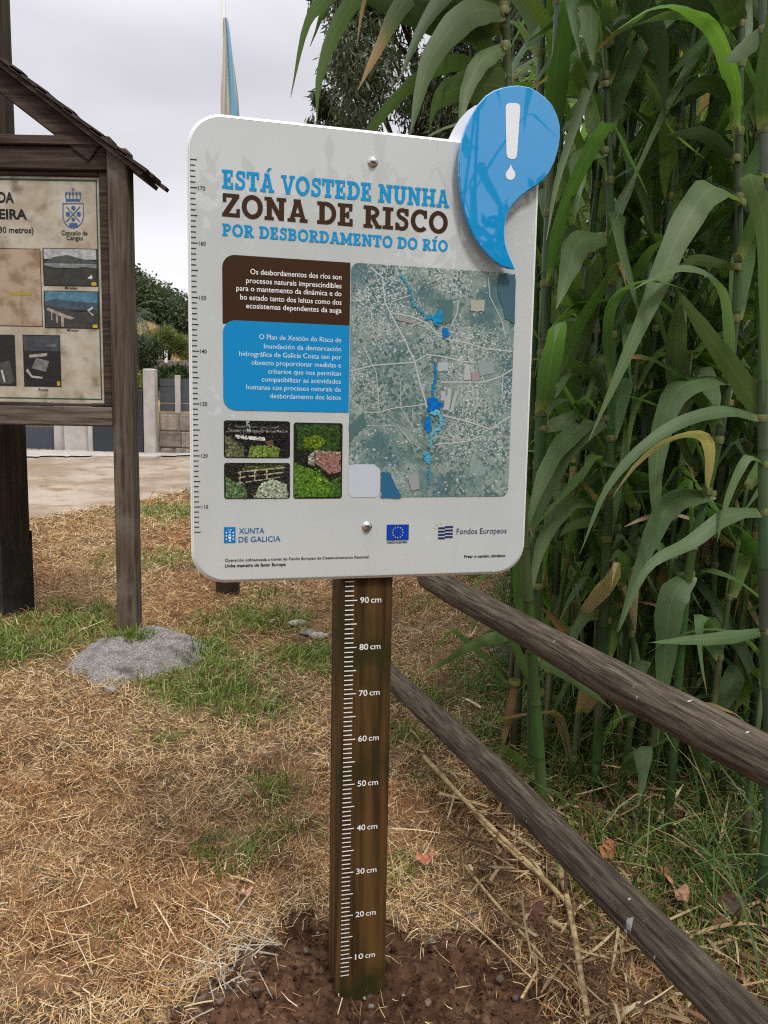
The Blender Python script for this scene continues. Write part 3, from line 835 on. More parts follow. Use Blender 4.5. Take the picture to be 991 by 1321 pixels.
# left ruler
b = MB()
for k in range(105, 176):
    z = k * 0.01; L = .0125 if k % 5 == 0 else .0095
    hh = .0008
    b.add([(U(.0055), Y1, z - hh), (U(.0055 + L), Y1, z - hh), (U(.0055 + L), Y1, z + hh), (U(.0055), Y1, z + hh)], [(0, 1, 2, 3)])
b.build('height_scale', MT['ink_black'], panel)
for k in range(110, 171, 10):
    b = MB(); put_text(b, str(k), U(.0200), U(.0325), k * .01 - .0035, .0072, Y1, .006); b.build('height_numeral', MT['ink_black'], panel)

# aerial map
def mp_(zx, zy): return uvd(430 + zx * .2523, 330 + zy * .2523)
def map_material():
    m = bpy.data.materials.new('aerial_map'); m.use_nodes = True
    N = m.node_tree.nodes; Lk = m.node_tree.links; bs = N['Principled BSDF']; bs.inputs['Roughness'].default_value = 0.3
    bs.inputs['Coat Weight'].default_value = 0.4
    tcn = N.new('ShaderNodeTexCoord')
    def noise(sc, d=6, ds=0.0):
        n_ = N.new('ShaderNodeTexNoise'); n_.inputs['Scale'].default_value = sc; n_.inputs['Detail'].default_value = d; n_.inputs['Distortion'].default_value = ds
        Lk.new(tcn.outputs['Object'], n_.inputs['Vector']); return n_
    def vor(sc):
        n_ = N.new('ShaderNodeTexVoronoi'); n_.distance = 'CHEBYCHEV'; n_.inputs['Scale'].default_value = sc; Lk.new(tcn.outputs['Object'], n_.inputs['Vector']); return n_
    def rm(s, a, c):
        r = N.new('ShaderNodeMapRange'); r.inputs['From Min'].default_value = a; r.inputs['From Max'].default_value = c; Lk.new(s, r.inputs['Value']); return r.outputs[0]
    def mix(f, a, c, mode='MIX'):
        x = N.new('ShaderNodeMix'); x.data_type = 'RGBA'; x.blend_type = mode
        if isinstance(f, float): x.inputs[0].default_value = f
        else: Lk.new(f, x.inputs[0])
        for k, q in ((6, a), (7, c)):
            if isinstance(q, tuple): x.inputs[k].default_value = (*q, 1)
            else: Lk.new(q, x.inputs[k])
        return x.outputs[2]
    def mul(a, c):
        x = N.new('ShaderNodeMath'); x.operation = 'MULTIPLY'; Lk.new(a, x.inputs[0]); Lk.new(c, x.inputs[1]); return x.outputs[0]
    v1 = vor(42); sp = N.new('ShaderNodeSeparateColor'); Lk.new(v1.outputs['Color'], sp.inputs[0])
    c = mix(rm(sp.outputs[0], 0, 1), (0.105, 0.185, 0.165), (0.235, 0.305, 0.28))                # fields
    c = mix(rm(noise(10, 6).outputs['Fac'], .52, .62), c, (0.055, 0.135, 0.15))              # woods
    v3 = vor(150); s3 = N.new('ShaderNodeSeparateColor'); Lk.new(v3.outputs['Color'], s3.inputs[0])
    c = mix(mul(rm(s3.outputs[1], .62, .7), rm(noise(9, 3).outputs['Fac'], .36, .52)), c, (0.05, 0.11, 0.10))
    v2 = vor(400); s2 = N.new('ShaderNodeSeparateColor'); Lk.new(v2.outputs['Color'], s2.inputs[0])
    n2 = noise(8, 4); town = rm(n2.outputs['Fac'], .40, .56)
    hs = mul(rm(s2.outputs[0], .66, .72), town)
    c = mix(hs, c, mix(rm(s2.outputs[1], 0, 1), (0.34, 0.39, 0.40), (0.58, 0.58, 0.56)))
    c = mix(rm(noise(260, 3).outputs['Fac'], .35, .7), c, mix(1.0, c, (1.45, 1.45, 1.45), 'MULTIPLY'))
    c = mix(.15, c, (0.20, 0.235, 0.24))
    Lk.new(c, bs.inputs['Base Color'])
    return m
mout = rrect(U(.3128), U(.6630), 1.1165, 1.5835, .016, corners=(0, 1, 1, 1))
notch = [q for q in mout if not (abs(q[0] - U(.3128)) < 1e-6 and abs(q[1] - 1.1165) < 1e-6)]
notch = [(U(.3128), 1.1850), (U(.3660), 1.1850)] + [(U(.3790), 1.1740), (U(.3790), 1.1165)] + notch
b = MB(); b.poly(notch, Y1); amap = b.build('aerial_map', map_material(), panel)
b = MB(); b.poly(rrect(U(.3128), U(.3788), 1.1165, 1.1848, .012), Y1 + .0001); b.build('map_corner', mat('map_corner', (0.52, 0.57, 0.63), .35), panel)
def wob(pts, amp, n_=5):
    o = []
    L_ = len(pts)
    for i in range(L_):
        a, c = pts[i], pts[(i + 1) % L_]
        for k in range(n_):
            t = k / n_; o.append((a[0] + (c[0] - a[0]) * t + random.uniform(-amp, amp), a[1] + (c[1] - a[1]) * t + random.uniform(-amp, amp)))
    return o
b = MB()
def road_line(pts, w_, col, yy):
    P_ = [mp_(*q) for q in pts]
    st = stroke(P_, w_); n_ = len(st[1])
    vs = [(p[0], yy, p[1]) for p in st[1]] + [(p[0], yy, p[1]) for p in st[2]]
    b.add(vs, [(n_ + i, n_ + i + 1, i + 1, i) for i in range(n_ - 1)], col)
gc = (0.46, 0.50, 0.49)
for k, (pts, w_) in enumerate((([(190, 60), (250, 110), (265, 240), (300, 310), (370, 440), (415, 540), (440, 640), (470, 740), (482, 790)], .0032), ([(300, 292), (400, 310), (480, 345), (540, 410), (600, 430), (680, 445), (780, 475), (915, 490)], .0028),
              ([(92, 590), (200, 560), (410, 545), (480, 505), (560, 515), (660, 540), (730, 545)], .0026), ([(550, 645), (770, 645), (850, 620), (915, 580)], .003), ([(92, 735), (160, 800), (240, 800), (300, 780), (470, 760)], .002),
              ([(560, 815), (700, 850), (800, 888), (905, 820)], .0032), ([(520, 965), (680, 950), (760, 920)], .0026), ([(868, 600), (860, 760), (905, 780)], .0022), ([(150, 460), (220, 600), (235, 800)], .0018), ([(345, 640), (345, 780), (420, 900)], .0016),
              ([(640, 230), (630, 300), (600, 360)], .0022), ([(790, 100), (800, 210), (860, 330), (880, 420)], .002), ([(300, 235), (385, 205)], .002), ([(740, 540), (770, 650)], .002), ([(100, 860), (200, 870), (330, 870), (400, 960)], .0016))):
    road_line(pts, w_, gc, Y1 - .00030 - .00003 * k)
b.build('map_roads', MT['print'], panel)
b = MB()
for k in range(2200):                                               # houses, sheds and garden plots of the aerial view
    px_, py_ = random.uniform(98, 905), random.uniform(70, 1225)
    if (px_ < 250 and py_ > 1050) or px_ > 916 - .035 * py_ or py_ > 1218: continue
    dn = float(fbm(np.array([px_ / 150.0]), np.array([py_ / 150.0]), 33)[0])
    if random.random() > (dn - .28) * 2.6: continue
    a_ = float(fbm(np.array([px_ / 260.0]), np.array([py_ / 260.0]), 39)[0]) * 5 + random.choice((0, 1.57)); w_, h_ = random.uniform(5, 14), random.uniform(5, 10)
    col = random.choice(((.46, .49, .48), (.36, .40, .40), (.30, .34, .33), (.40, .33, .31), (.07, .12, .10), (.12, .19, .14), (.55, .56, .55), (.20, .27, .22)))
    b.poly([mp_(px_ + (u_ * w_ * math.cos(a_) - v_ * h_ * math.sin(a_)) * .5, py_ + (u_ * w_ * math.sin(a_) + v_ * h_ * math.cos(a_)) * .5) for u_, v_ in ((-1, -1), (1, -1), (1, 1), (-1, 1))], Y1 - .00008 - .0000001 * k, col)
b.build('map_houses', MT['print'], panel)
b = MB()
for k, (pts, col) in enumerate((([(540, 545), (585, 545), (585, 590), (530, 590)], (.40, .46, .47)), ([(670, 555), (700, 555), (700, 635), (668, 635)], (.42, .45, .46)), ([(735, 545), (815, 540), (825, 600), (750, 615)], (.27, .34, .34)),
               ([(550, 690), (575, 690), (575, 740), (548, 740)], (.40, .44, .45)), ([(585, 680), (605, 680), (590, 790), (560, 790)], (.42, .45, .46)), ([(620, 690), (640, 690), (610, 800), (590, 800)], (.38, .42, .43)), ([(700, 225), (775, 225), (770, 285), (702, 285)], (.38, .40, .33)),
               ([(705, 595), (745, 595), (745, 640), (705, 640)], (.34, .27, .27)), ([(320, 315), (410, 330), (405, 345), (325, 330)], (.33, .28, .28)), ([(845, 95), (930, 95), (925, 350), (880, 320), (840, 180)], (.06, .13, .17)), ([(245, 1105), (290, 1110), (310, 1160), (350, 1238), (247, 1238)], (.03, .13, .24)),
               ([(80, 870), (150, 800), (170, 860), (85, 950)], (.085, .16, .16)), ([(540, 230), (610, 220), (605, 340), (560, 350), (530, 290)], (.085, .165, .17)), ([(380, 1120), (430, 1110), (440, 1190), (400, 1200)], (.30, .33, .31)))):
    b = MB(); b.poly(wob([mp_(*q) for q in pts], .0012, 5), Y1 - .00085 - .00003 * k, col)
    b.build('map_block', MT['print'], panel)
def catmull2(P, n_):
    P = [Vector((p[0], p[1], 0)) for p in P]; o = []
    for k in range(n_ + 1):
        t = k / n_ * (len(P) - 1); i = min(int(t), len(P) - 2); o.append(P[i].lerp(P[i + 1], t - i))
    return o
FZ = (([(345, 100), (362, 122), (380, 150), (390, 175), (398, 205), (404, 235), (412, 255), (432, 270), (448, 285), (462, 303)], 6, (.05, .29, .40)),
      ([(480, 320), (500, 315), (520, 318), (540, 300), (552, 292), (535, 330), (515, 335), (550, 318), (528, 345)], 10, (.012, .26, .50)),
      ([(562, 385), (575, 378), (568, 402), (580, 408), (574, 392), (566, 412)], 9, (.006, .17, .48)),
      ([(520, 545), (522, 565), (524, 585), (520, 605), (520, 625), (516, 645), (512, 665), (508, 685), (506, 705)], 6, (.008, .20, .46)),
      ([(490, 745), (505, 735), (520, 740), (532, 750), (520, 765), (500, 770), (490, 780), (510, 785), (530, 775), (540, 760)], 12, (.004, .14, .50)),
      ([(500, 800), (515, 805), (530, 800), (545, 815), (552, 835), (550, 860), (540, 880), (525, 895), (508, 905), (500, 915)], 8, (.12, .40, .54)),
      ([(478, 840), (486, 835), (480, 858), (488, 870), (478, 872), (488, 888)], 10, (.004, .16, .52)),
      ([(500, 930), (498, 950), (495, 975)], 6, (.10, .36, .48)), ([(468, 1015), (480, 1010), (488, 1028), (476, 1040), (486, 1055)], 10, (.06, .34, .50)),
      ([(488, 1080), (490, 1105), (488, 1130), (490, 1155), (484, 1185)], 6, (.06, .24, .33)))
for k, (pts, rad_, col) in enumerate(FZ):
    b = MB(); lay = 0
    pts = [(q_.x, q_.y) for q_ in catmull2(pts, len(pts) * 2)]
    for (px_, py_) in pts:
        for rep_ in range(3):
            r1 = rad_ * random.uniform(.5, 1.25); ox, oy = random.uniform(-rad_, rad_) * .8, random.uniform(-rad_, rad_) * .8
            nn_ = 11; k_ = random.uniform(.75, 1.25)
            b.poly([mp_(px_ + ox + r1 * random.uniform(.55, 1.2) * math.cos(2 * math.pi * i / nn_), py_ + oy + r1 * random.uniform(.55, 1.2) * math.sin(2 * math.pi * i / nn_)) for i in range(nn_)],
                   Y1 - .0013 - .000006 * lay - .0003 * (k % 2), tuple(min(1, c * k_) for c in col)); lay += 1
    b.build('flood_zone', MT['print'], panel)

# three printed photos
def photo(u0, u1, z0, z1, shapes, base, seed):
    bb = MB(); bb.poly(rrect(U(u0), U(u1), z0, z1, .005, 4), Y1, base)
    ob = bb.build('printed_photo', MT['print_leafy'], panel)
    bb = MB()
    for k, (pts, col, wb) in enumerate(shapes):
        P_ = [(U(u0 + (u1 - u0) * p[0]), z0 + (z1 - z0) * p[1]) for p in pts]
        if wb: P_ = wob(P_, .0012, 4)
        P_ = [(min(max(p[0], U(u0) + .0012), U(u1) - .0012), min(max(p[1], z0 + .0012), z1 - .0012)) for p in P_]
        bb.poly(P_, Y1 - .0003 - .00004 * k, col)
    def inside(P_, x_, z_):
        c_ = False; m_ = len(P_)
        for i in range(m_):
            (xa, za), (xb, zb__) = P_[i], P_[(i + 1) % m_]
            if (za > z_) != (zb__ > z_) and x_ < (xb - xa) * (z_ - za) / (zb__ - za + 1e-12) + xa: c_ = not c_
        return c_
    for k in range(520):                                            # leaves and speckle of the printed picture
        fx_, fz_ = random.uniform(.03, .97), random.uniform(.03, .97); col = base; soft = True
        for pts, c_, wb in shapes:
            if inside(pts, fx_ + random.gauss(0, .02), fz_ + random.gauss(0, .02)): col = c_; soft = wb
        if not soft: continue
        j = random.choice((.35, .6, .9, 1.2, 1.6, 2.2)); gr = random.uniform(.8, 1.25)
        cx_, cz_ = U(u0 + (u1 - u0) * fx_), z0 + (z1 - z0) * fz_; r1 = random.uniform(.0012, .0028); a_ = random.uniform(0, 6.28)
        bb.poly([(cx_ + r1 * math.cos(a_ + q) * random.uniform(.6, 1.2), cz_ + r1 * math.sin(a_ + q) * random.uniform(.6, 1.2)) for q in (0, 1.3, 2.6, 3.9, 5.1)], Y1 - .0007 - .000001 * k, tuple(min(.8, (c + .008) * j * (gr if i == 1 else 1)) for i, c in enumerate(col)))
    bb.build('picture', MT['print_leafy'], panel)
q4 = lambda a, c, d, e_: [(a, c), (d, c), (d, e_), (a, e_)]
photo(.0636, .1928, 1.1963, 1.2695, [(q4(.05, .68, .95, .76), (.16, .16, .15), 1), (q4(.15, .80, .8, .85), (.12, .12, .12), 1), ([(.16, .52), (.62, .46), (.62, .56), (.17, .62)], (.62, .63, .62), 0), ([(.33, .98), (.38, .98), (.40, .70), (.35, .70)], (.35, .42, .45), 0),
      ([(.62, .45), (.74, .50), (.74, .28), (.64, .28)], (.16, .10, .06), 0), ([(.02, .02), (.3, .03), (.3, .3), (.15, .5), (.02, .6)], (.13, .14, .08), 1), ([(.35, .02), (.83, .02), (.83, .28), (.6, .34), (.4, .3)], (.16, .24, .05), 1)], (.018, .018, .018), 1)
photo(.0636, .1930, 1.1153, 1.1866, [([(.3, .9), (.9, .95), (.9, .8), (.3, .8)], (.08, .10, .03), 1), ([(.2, .72), (.93, .86), (.93, .90), (.2, .76)], (.42, .40, .30), 0), ([(.2, .57), (.9, .72), (.9, .76), (.2, .61)], (.42, .40, .30), 0), ([(.24, .42), (.88, .60), (.88, .63), (.24, .46)], (.36, .34, .26), 0),
      (q4(.22, .40, .25, .76), (.42, .40, .3), 0), (q4(.45, .5, .48, .82), (.42, .40, .3), 0), (q4(.63, .56, .655, .84), (.42, .40, .3), 0), ([(.02, .02), (.35, .02), (.3, .35), (.02, .6)], (.10, .16, .07), 1), ([(.45, .02), (.97, .02), (.95, .4), (.75, .55), (.55, .4)], (.36, .42, .32), 1)], (.025, .025, .02), 2)
photo(.2000, .2992, 1.1148, 1.2675, [([(.05, .98), (.95, .98), (.95, .66), (.6, .6), (.1, .65)], (.035, .075, .02), 1), ([(.2, .80), (.5, .84), (.68, .76), (.5, .66), (.2, .68)], (.13, .20, .015), 1), ([(.45, .62), (.97, .60), (.97, .36), (.75, .32), (.42, .48)], (.30, .16, .14), 0), ([(.42, .64), (.97, .62), (.97, .6), (.42, .60)], (.40, .30, .25), 0),
      ([(.3, .56), (.42, .62), (.42, .44), (.3, .44)], (.30, .28, .27), 1), ([(.02, .02), (.85, .02), (.85, .15), (.55, .35), (.02, .48)], (.09, .19, .02), 1), ([(.75, .02), (.97, .02), (.97, .30), (.8, .25)], (.05, .12, .02), 1)], (.018, .024, .014), 3)

# logos and small print
b = MB(); b.poly([(U(.0626), 1.0272), (U(.0850), 1.0272), (U(.0850), 1.0590), (U(.0626), 1.0590)], Y1); b.build('regional_emblem', MT['ink_logo'], panel)
b = MB()
em = lambda fx, fz: (U(.0626 + .0224 * fx), 1.0272 + .0318 * fz)
b.poly([em(.36, .40), em(.64, .40), em(.60, .28), em(.40, .28)], Y2); b.poly([em(.46, .28), em(.54, .28), em(.54, .18), em(.46, .18)], Y2); b.poly([em(.36, .10), em(.64, .10), em(.54, .18), em(.46, .18)], Y2)
b.poly([em(.40, .46), em(.60, .46), em(.60, .54), em(.40, .54)], Y2)
for fx, fz in ((.2, .25), (.2, .45), (.2, .65), (.8, .25), (.8, .45), (.8, .65), (.5, .68)):
    b.poly([em(fx - .08, fz - .018), em(fx + .08, fz - .018), em(fx + .08, fz + .018), em(fx - .08, fz + .018)], Y2); b.poly([em(fx - .025, fz - .055), em(fx + .025, fz - .055), em(fx + .025, fz + .055), em(fx - .025, fz + .055)], Y2 - .0001)
for fx in (.36, .45, .55, .64): b.poly([em(fx - .035, .80), em(fx + .035, .80), em(fx, .88)], Y2)
b.build('emblem_mark', MT['ink_white'], panel)
b = MB(); put_text(b, 'XUNTA', U(.0918), U(.1420), 1.0455, .0108, Y1, .008); put_text(b, 'DE GALICIA', U(.0910), U(.1745), 1.0283, .0108, Y1, .008); b.build('regional_name', MT['ink_blue'], panel)
b = MB()
def small(*a):
    b = MB(); put_text(b, *a); b.build('small_print', MT['ink_black'], panel)
small('Operación cofinanciada a través do Fondo Europeo de Desenvolvemento Rexional', U(.0640), U(.3570), .9895, .0054, Y1, .012)
small('Unha maneira de facer Europa', U(.0640), U(.1850), .9782, .0060, Y1, .026)
small('Frear o cambio climático', U(.5680), U(.6625), .9845, .0060, Y1, .024)
small('UNIÓN EUROPEA', U(.3965), U(.4405), 1.0192, .0044, Y1, .024)
b = MB(); b.poly([(U(.3950), 1.0258), (U(.4428), 1.0258), (U(.4428), 1.0590), (U(.3950), 1.0590)], Y1); b.build('european_flag', MT['eu_blue'], panel)
b = MB()
for k in range(12):
    q = R(30 * k); cx, cz = U(.4189) + .0112 * math.sin(q), 1.0424 + .0112 * math.cos(q)
    b.poly([(cx + (.0019 if i % 2 == 0 else .0008) * math.sin(R(36 * i)), cz + (.0019 if i % 2 == 0 else .0008) * math.cos(R(36 * i))) for i in range(10)], Y2)
b.build('flag_stars', MT['eu_yellow'], panel)
b = MB()
for k in range(4):
    z = 1.0262 + .0072 * k; o = .0
    if k < 4: b.poly([(U(.5075 if k != 0 else .5075), z), (U(.5225), z), (U(.5225), z + .0040), (U(.5075), z + .0040)], Y1)
    z2 = z + .0022
    b.poly([(U(.5227), z2), (U(.5405), z2), (U(.5405), z2 + .0040), (U(.5227), z2 + .0040)], Y1)
b.build('funds_emblem', MT['navy'], panel)
b = MB()
for cx, cz in ((.5005, 1.0505), (.5040, 1.0585), (.5125, 1.0600)): b.poly([(U(cx) + .0022 * math.cos(R(45 * i)), cz + .0022 * math.sin(R(45 * i))) for i in range(8)], Y1)
b.build('funds_dots', mat('pale_gold', (.55, .52, .2), .4), panel)
b = MB(); put_text(b, 'Fondos Europeos', U(.5490), U(.6630), 1.0365, .0118, Y1, .0); b.build('funds_name', MT['navy'], panel)

# bolts
for u, z in ((.3533, 1.7771), (.3528, 1.0561)):
    b = MB()
    rings = [(.0105, 0), (.0105, .0012), (.0078, .0014), (.0078, .0050), (.0066, .0066), (.0040, .0076), (.0008, .0080)]
    n_ = 18; vs = []; fs = []
    for r0, h0 in rings: vs += [(U(u) + r0 * math.cos(2 * math.pi * k / n_), YP - .0002 - h0, z + r0 * math.sin(2 * math.pi * k / n_)) for k in range(n_)]
    for i in range(len(rings) - 1):
        for k in range(n_):
            j = (k + 1) % n_; fs.append((i * n_ + k, i * n_ + j, i * n_ + n_ + j, i * n_ + n_ + k))
    fs.append(tuple(range((len(rings) - 1) * n_, len(rings) * n_)))
    b.add(vs, fs); b.build('bolt', MT['steel'], panel, smooth=True)

# blue drop standing proud of the panel, and a white one behind it
zd = [(790, 65), (835, 72), (870, 90), (905, 116), (935, 150), (957, 195), (968, 240), (968, 290), (960, 340), (944, 392), (920, 440), (897, 468), (870, 492), (835, 513), (800, 540), (770, 570), (750, 600), (738, 634), (732, 670), (731, 705), (735, 740), (745, 776), (760, 810), (777, 850),
      (750, 847), (720, 838), (690, 818), (660, 790), (628, 752), (600, 710), (578, 662), (560, 610), (548, 556), (540, 500), (535, 445), (535, 390), (540, 340), (550, 290), (567, 238), (590, 190), (617, 147), (650, 110), (684, 88), (720, 75), (755, 67)]
DD = -0.022
dpts = [uvd(430 + a * .3027, 90 + c * .3027, DD) for a, c in zd]
def shrink(pts, k):
    n_ = len(pts); o = []
    for i in range(n_):
        a, c = pts[i - 1], pts[(i + 1) % n_]; dx, dz = c[0] - a[0], c[1] - a[1]; l = math.hypot(dx, dz) or 1
        o.append((pts[i][0] + dz / l * k, pts[i][1] - dx / l * k))
    return o
yd = YP + DD
n_ = len(dpts)
# orient so that shrink goes inward (counter-clockwise)
ar = sum(dpts[i][0] * dpts[(i + 1) % n_][1] - dpts[(i + 1) % n_][0] * dpts[i][1] for i in range(n_))
ccw = dpts if ar > 0 else dpts[::-1]
b = MB(); pillow(b, [(shrink(ccw, -.0022), yd), (shrink(ccw, -.001), yd + .0006), (ccw, yd + .0022), (ccw, yd + .007)], 0)
drop = b.build('drop', MT['drop_blue'], sign)
for u, z in ((.64, 1.80), (.60, 1.76), (.68, 1.79)):
    b = MB(); b.tube([(U(u), yd + .0068, z), (U(u), YP + .001, z)], .008, 10); b.build('spacer', MT['steel'], drop)
b = MB()
ez = lambda a, c: uvd(430 + a * .3027, 90 + c * .3027, DD)
ex = [ez(*p) for p in ((734, 160), (738, 148), (750, 142), (780, 142), (792, 148), (797, 160), (783, 362), (778, 376), (768, 382), (753, 380), (742, 372), (738, 360))]
b.poly(ex, yd - .0006)
dr = [ez(*p) for p in ((756, 403), (764, 422), (774, 436), (776, 450), (770, 463), (758, 470), (745, 468), (736, 458), (734, 446), (740, 432), (750, 420))]
b.poly(dr, yd - .0006)
b.build('exclamation_mark', mat('mark_white', (.80, .84, .88), .15, coat=.8), drop)
cxm = sum(p[0] for p in ccw) / n_
b = MB(); back = [(p[0] - .024, p[1] - .017) for p in ccw]
pillow(b, [(back, YP + .0150), (back, YP + .0205)], 0)
b.build('rear_drop', MT['back_white'], sign)

# ------------------------------------------------------------------ information kiosk
KY = 3.70
k0 = at(168, 830, KY)
kz = Hf(k0.x, KY)
kiosk = thing('information_kiosk', 'weathered wooden notice board with a shingled gable roof on the lawn', 'notice board', (-2.13, KY, 0))
KX = -2.13
def kp(x, y, Y=KY): p = at(x, y, Y); return (p.x - KX, p.y - KY, p.z)
PR0, PR1 = kp(135, 400, 3.66)[0], kp(163, 400, 3.66)[0]      # right post
PR0 = -1.222 - KX - .06; PR1 = PR0 + .098
PR0 = kp(144, 500, 3.655)[0]; PR1 = PR0 + .094
ztop = kp(150, 190, 3.655)[2]
for sgn in (1, -1):
    b = MB()
    if sgn > 0: b.box(PR0, PR1, -.045, .05, -.05, ztop, b=.006)
    else: b.box(-PR1, -PR0, -.045, .05, -.05, ztop, b=.006)
    b.build('post', MT['old_wood'], kiosk)
zb0, zb1 = kp(70, 549, 3.67)[2], kp(70, 524, 3.67)[2]
zh0, zh1, zh2 = kp(70, 219, 3.67)[2], kp(70, 188.5, 3.67)[2], kp(70, 176, 3.67)[2]
zi = zh0 - .03
b = MB(); b.box(-PR0 + .001, PR0 - .001, -.036, .03, zb0, zb1, b=.005); b.build('bottom_beam', MT['grey_wood_h'], kiosk)
b = MB(); b.box(-PR0 + .001, PR0 - .001, -.036, .03, zh0, zh1 - .001, b=.005); b.build('top_beam', MT['old_wood_h'], kiosk)
b = MB(); b.box(-PR0 - .02, PR0 + .02, -.05, .05, zh1 + .001, zh2, b=.004); b.build('tie_beam', MT['old_wood_h'], kiosk)
# inner frame and board
bx = kp(131, 400, 3.69)[0]
b = MB(); b.box(-bx - .004, bx + .004, -.018, .02, zh0 - .022, zh0 - .0015, b=.003); b.box(-bx - .004, bx + .004, -.018, .02, zb1 + .0015, zb1 + .016, b=.003)
b.box(bx + .0055, PR0 - .002, -.020, .02, zb1 + .002, zh0 - .002, b=.003); b.box(-PR0 + .002, -bx - .0055, -.020, .02, zb1 + .002, zh0 - .002, b=.003)
b.build('frame', MT['old_wood_h'], kiosk)
b = MB(); b.box(-bx - .003, bx + .003, -.008, .012, zb1 + .018, zh0 - .024); board = b.build('board', MT['board'], kiosk)
YB = -.0088
Zt, Zb_ = zh0 - .024, zb1 + .018
BX = lambda x, y: (lambda q: (q[0], q[2]))(kp(x, y, KY - .009))
b = MB()
def bar(b, x0, x1, z0, z1, y, col=None): b.add([(x0, y, z0), (x1, y, z0), (x1, y, z1), (x0, y, z1)], [(0, 1, 2, 3)], col)
gz0 = BX(70, 515)[1]; gz1 = BX(70, 231)[1]; gx = BX(130, 400)[0] - .003
bar(b, -gx, gx, gz0, gz0 + .006, YB); bar(b, -gx, gx, gz1 - .008, gz1, YB); bar(b, gx - .006, gx, gz0 + .006, gz1 - .008, YB); bar(b, -gx, -gx + .006, gz0 + .006, gz1 - .008, YB)
b.build('green_border', MT['green_paint'], board)
b = MB()
def btxt(s, x0, x1, yb, yt, bold=.032):
    b = MB(); p0, p1 = BX(x0, yb), BX(x1, yb); put_text(b, s, p0[0], p1[0], p0[1], BX(x0, yt)[1] - p0[1], YB - .0004, bold)
    b.build('board_lettering', MT['ink_black'], board)
btxt('DA', -2, 18, 261, 248); btxt('EIRA', -1, 35, 282, 270); btxt('30 metros)', -1, 43.5, 300, 292.5, .016)
btxt('Concello de', 79.5, 113, 303, 297.2, .012); btxt('Cangas', 86, 107, 309.5, 303.8, .012)
btxt('Mirador', 84, 100, 373, 369.5, .012); btxt('Mirador', 87, 102, 427.5, 424, .012); btxt('Ponte', 50, 62.5, 504.5, 500.8, .012)
# crest
b = MB()
cr = lambda zx, zy: BX(zx * .3027, zy * .3027)
def cl(pts, w_, y=YB - .0004):
    P_ = [cr(*q) for q in pts]
    st = stroke(P_, w_); k_ = len(st[1])
    b.add([(p[0], y, p[1]) for p in st[1]] + [(p[0], y, p[1]) for p in st[2]], [(k_ + i, k_ + i + 1, i + 1, i) for i in range(k_ - 1)])
cl([(269, 867), (269, 925), (277, 950), (292, 966), (312, 972), (332, 966), (348, 950), (356, 925), (356, 867), (269, 867)], .0045)
cl([(283, 880), (340, 945)], .004, YB - .0008); cl([(342, 880), (283, 945)], .004, YB - .0012)
def disc(zx, zy, r, y=YB - .0006):
    c = cr(zx, zy); b.poly([(c[0] + r * math.cos(R(30 * i)), c[1] + r * math.sin(R(30 * i))) for i in range(12)], y)
disc(313, 886, .010); disc(290, 912, .010, YB - .0016); disc(336, 912, .010, YB - .0016); disc(313, 935, .008, YB - .0014)
b.poly([cr(297, 950), cr(329, 950), cr(333, 966), cr(293, 966)], YB - .0006)
b.poly([cr(281, 858), cr(343, 858), cr(343, 848), cr(281, 848)], YB - .0006)
for i, zx in enumerate((283, 298, 312, 327, 342)):
    cl([(zx, 848), (zx + (zx - 312) * .12, 830), (312 + (zx - 312) * .75, 818)], .004, YB - .0008 - .0002 * i); disc(zx, 824, .005, YB - .0020)
cl([(311, 816), (311, 801)], .004); cl([(306, 806), (317, 806)], .004, YB - .0008)
b.build('municipal_crest', mat('crest_blue', (.03, .10, .24), .5), board)
# map and photos on the board
p0 = BX(-80, 419); p1 = BX(52, 321)
b = MB(); bar(b, p0[0], p1[0], p0[1], p1[1], YB - .0002); bm = b.build('board_map', MT['board_map'], board)
b = MB()
for q in ((p0[0], p1[0], p0[1], p0[1] + .003), (p0[0], p1[0], p1[1] - .003, p1[1]), (p1[0] - .003, p1[0], p0[1] + .003, p1[1] - .003)): bar(b, *q, YB - .0005)
b.build('map_outline', MT['brown'], board)
b = MB(); a_, c_ = BX(12, 380.5), BX(41, 377); bar(b, a_[0], c_[0], a_[1], c_[1], YB - .0008); b.build('map_label', mat('label_yellow', (.34, .26, .03), .5), board)
def bphoto(x0, y0, x1, y1, shapes):
    A_, B_ = BX(x0, y1), BX(x1, y0)
    b = MB(); bar(b, A_[0], B_[0], A_[1], B_[1], YB - .0004, (.012, .012, .012)); ob = b.build('board_photo', MT['board_photo'], board)
    b = MB()
    for k, (pts, col) in enumerate(shapes):
        P_ = [(A_[0] + (B_[0] - A_[0]) * (.02 + .96 * p[0]), A_[1] + (B_[1] - A_[1]) * (.02 + .96 * p[1])) for p in pts]
        b.poly(P_, YB - .0008 - .00025 * k, col)
    b.build('picture', MT['board_photo'], board)
yl = (q4(.90, .0, .99, .09), (.5, .34, .02))
bphoto(56.5, 321, 125.5, 368.5, [(q4(0, .72, 1, 1), (.36, .38, .40)), ([(0, .62), (.2, .78), (.45, .84), (.7, .74), (1, .66), (1, .5), (0, .5)], (.06, .07, .07)), (q4(0, .48, 1, .60), (.20, .23, .25)), ([(0, 0), (1, 0), (1, .48), (.75, .52), (.4, .42), (0, .55)], (.035, .035, .028)), ([(.3, .6), (.46, .6), (.46, .54), (.3, .52)], (.3, .3, .28)), ([(.82, .2), (.9, .3), (.93, .22), (.9, .18)], (.5, .5, .5)), yl])
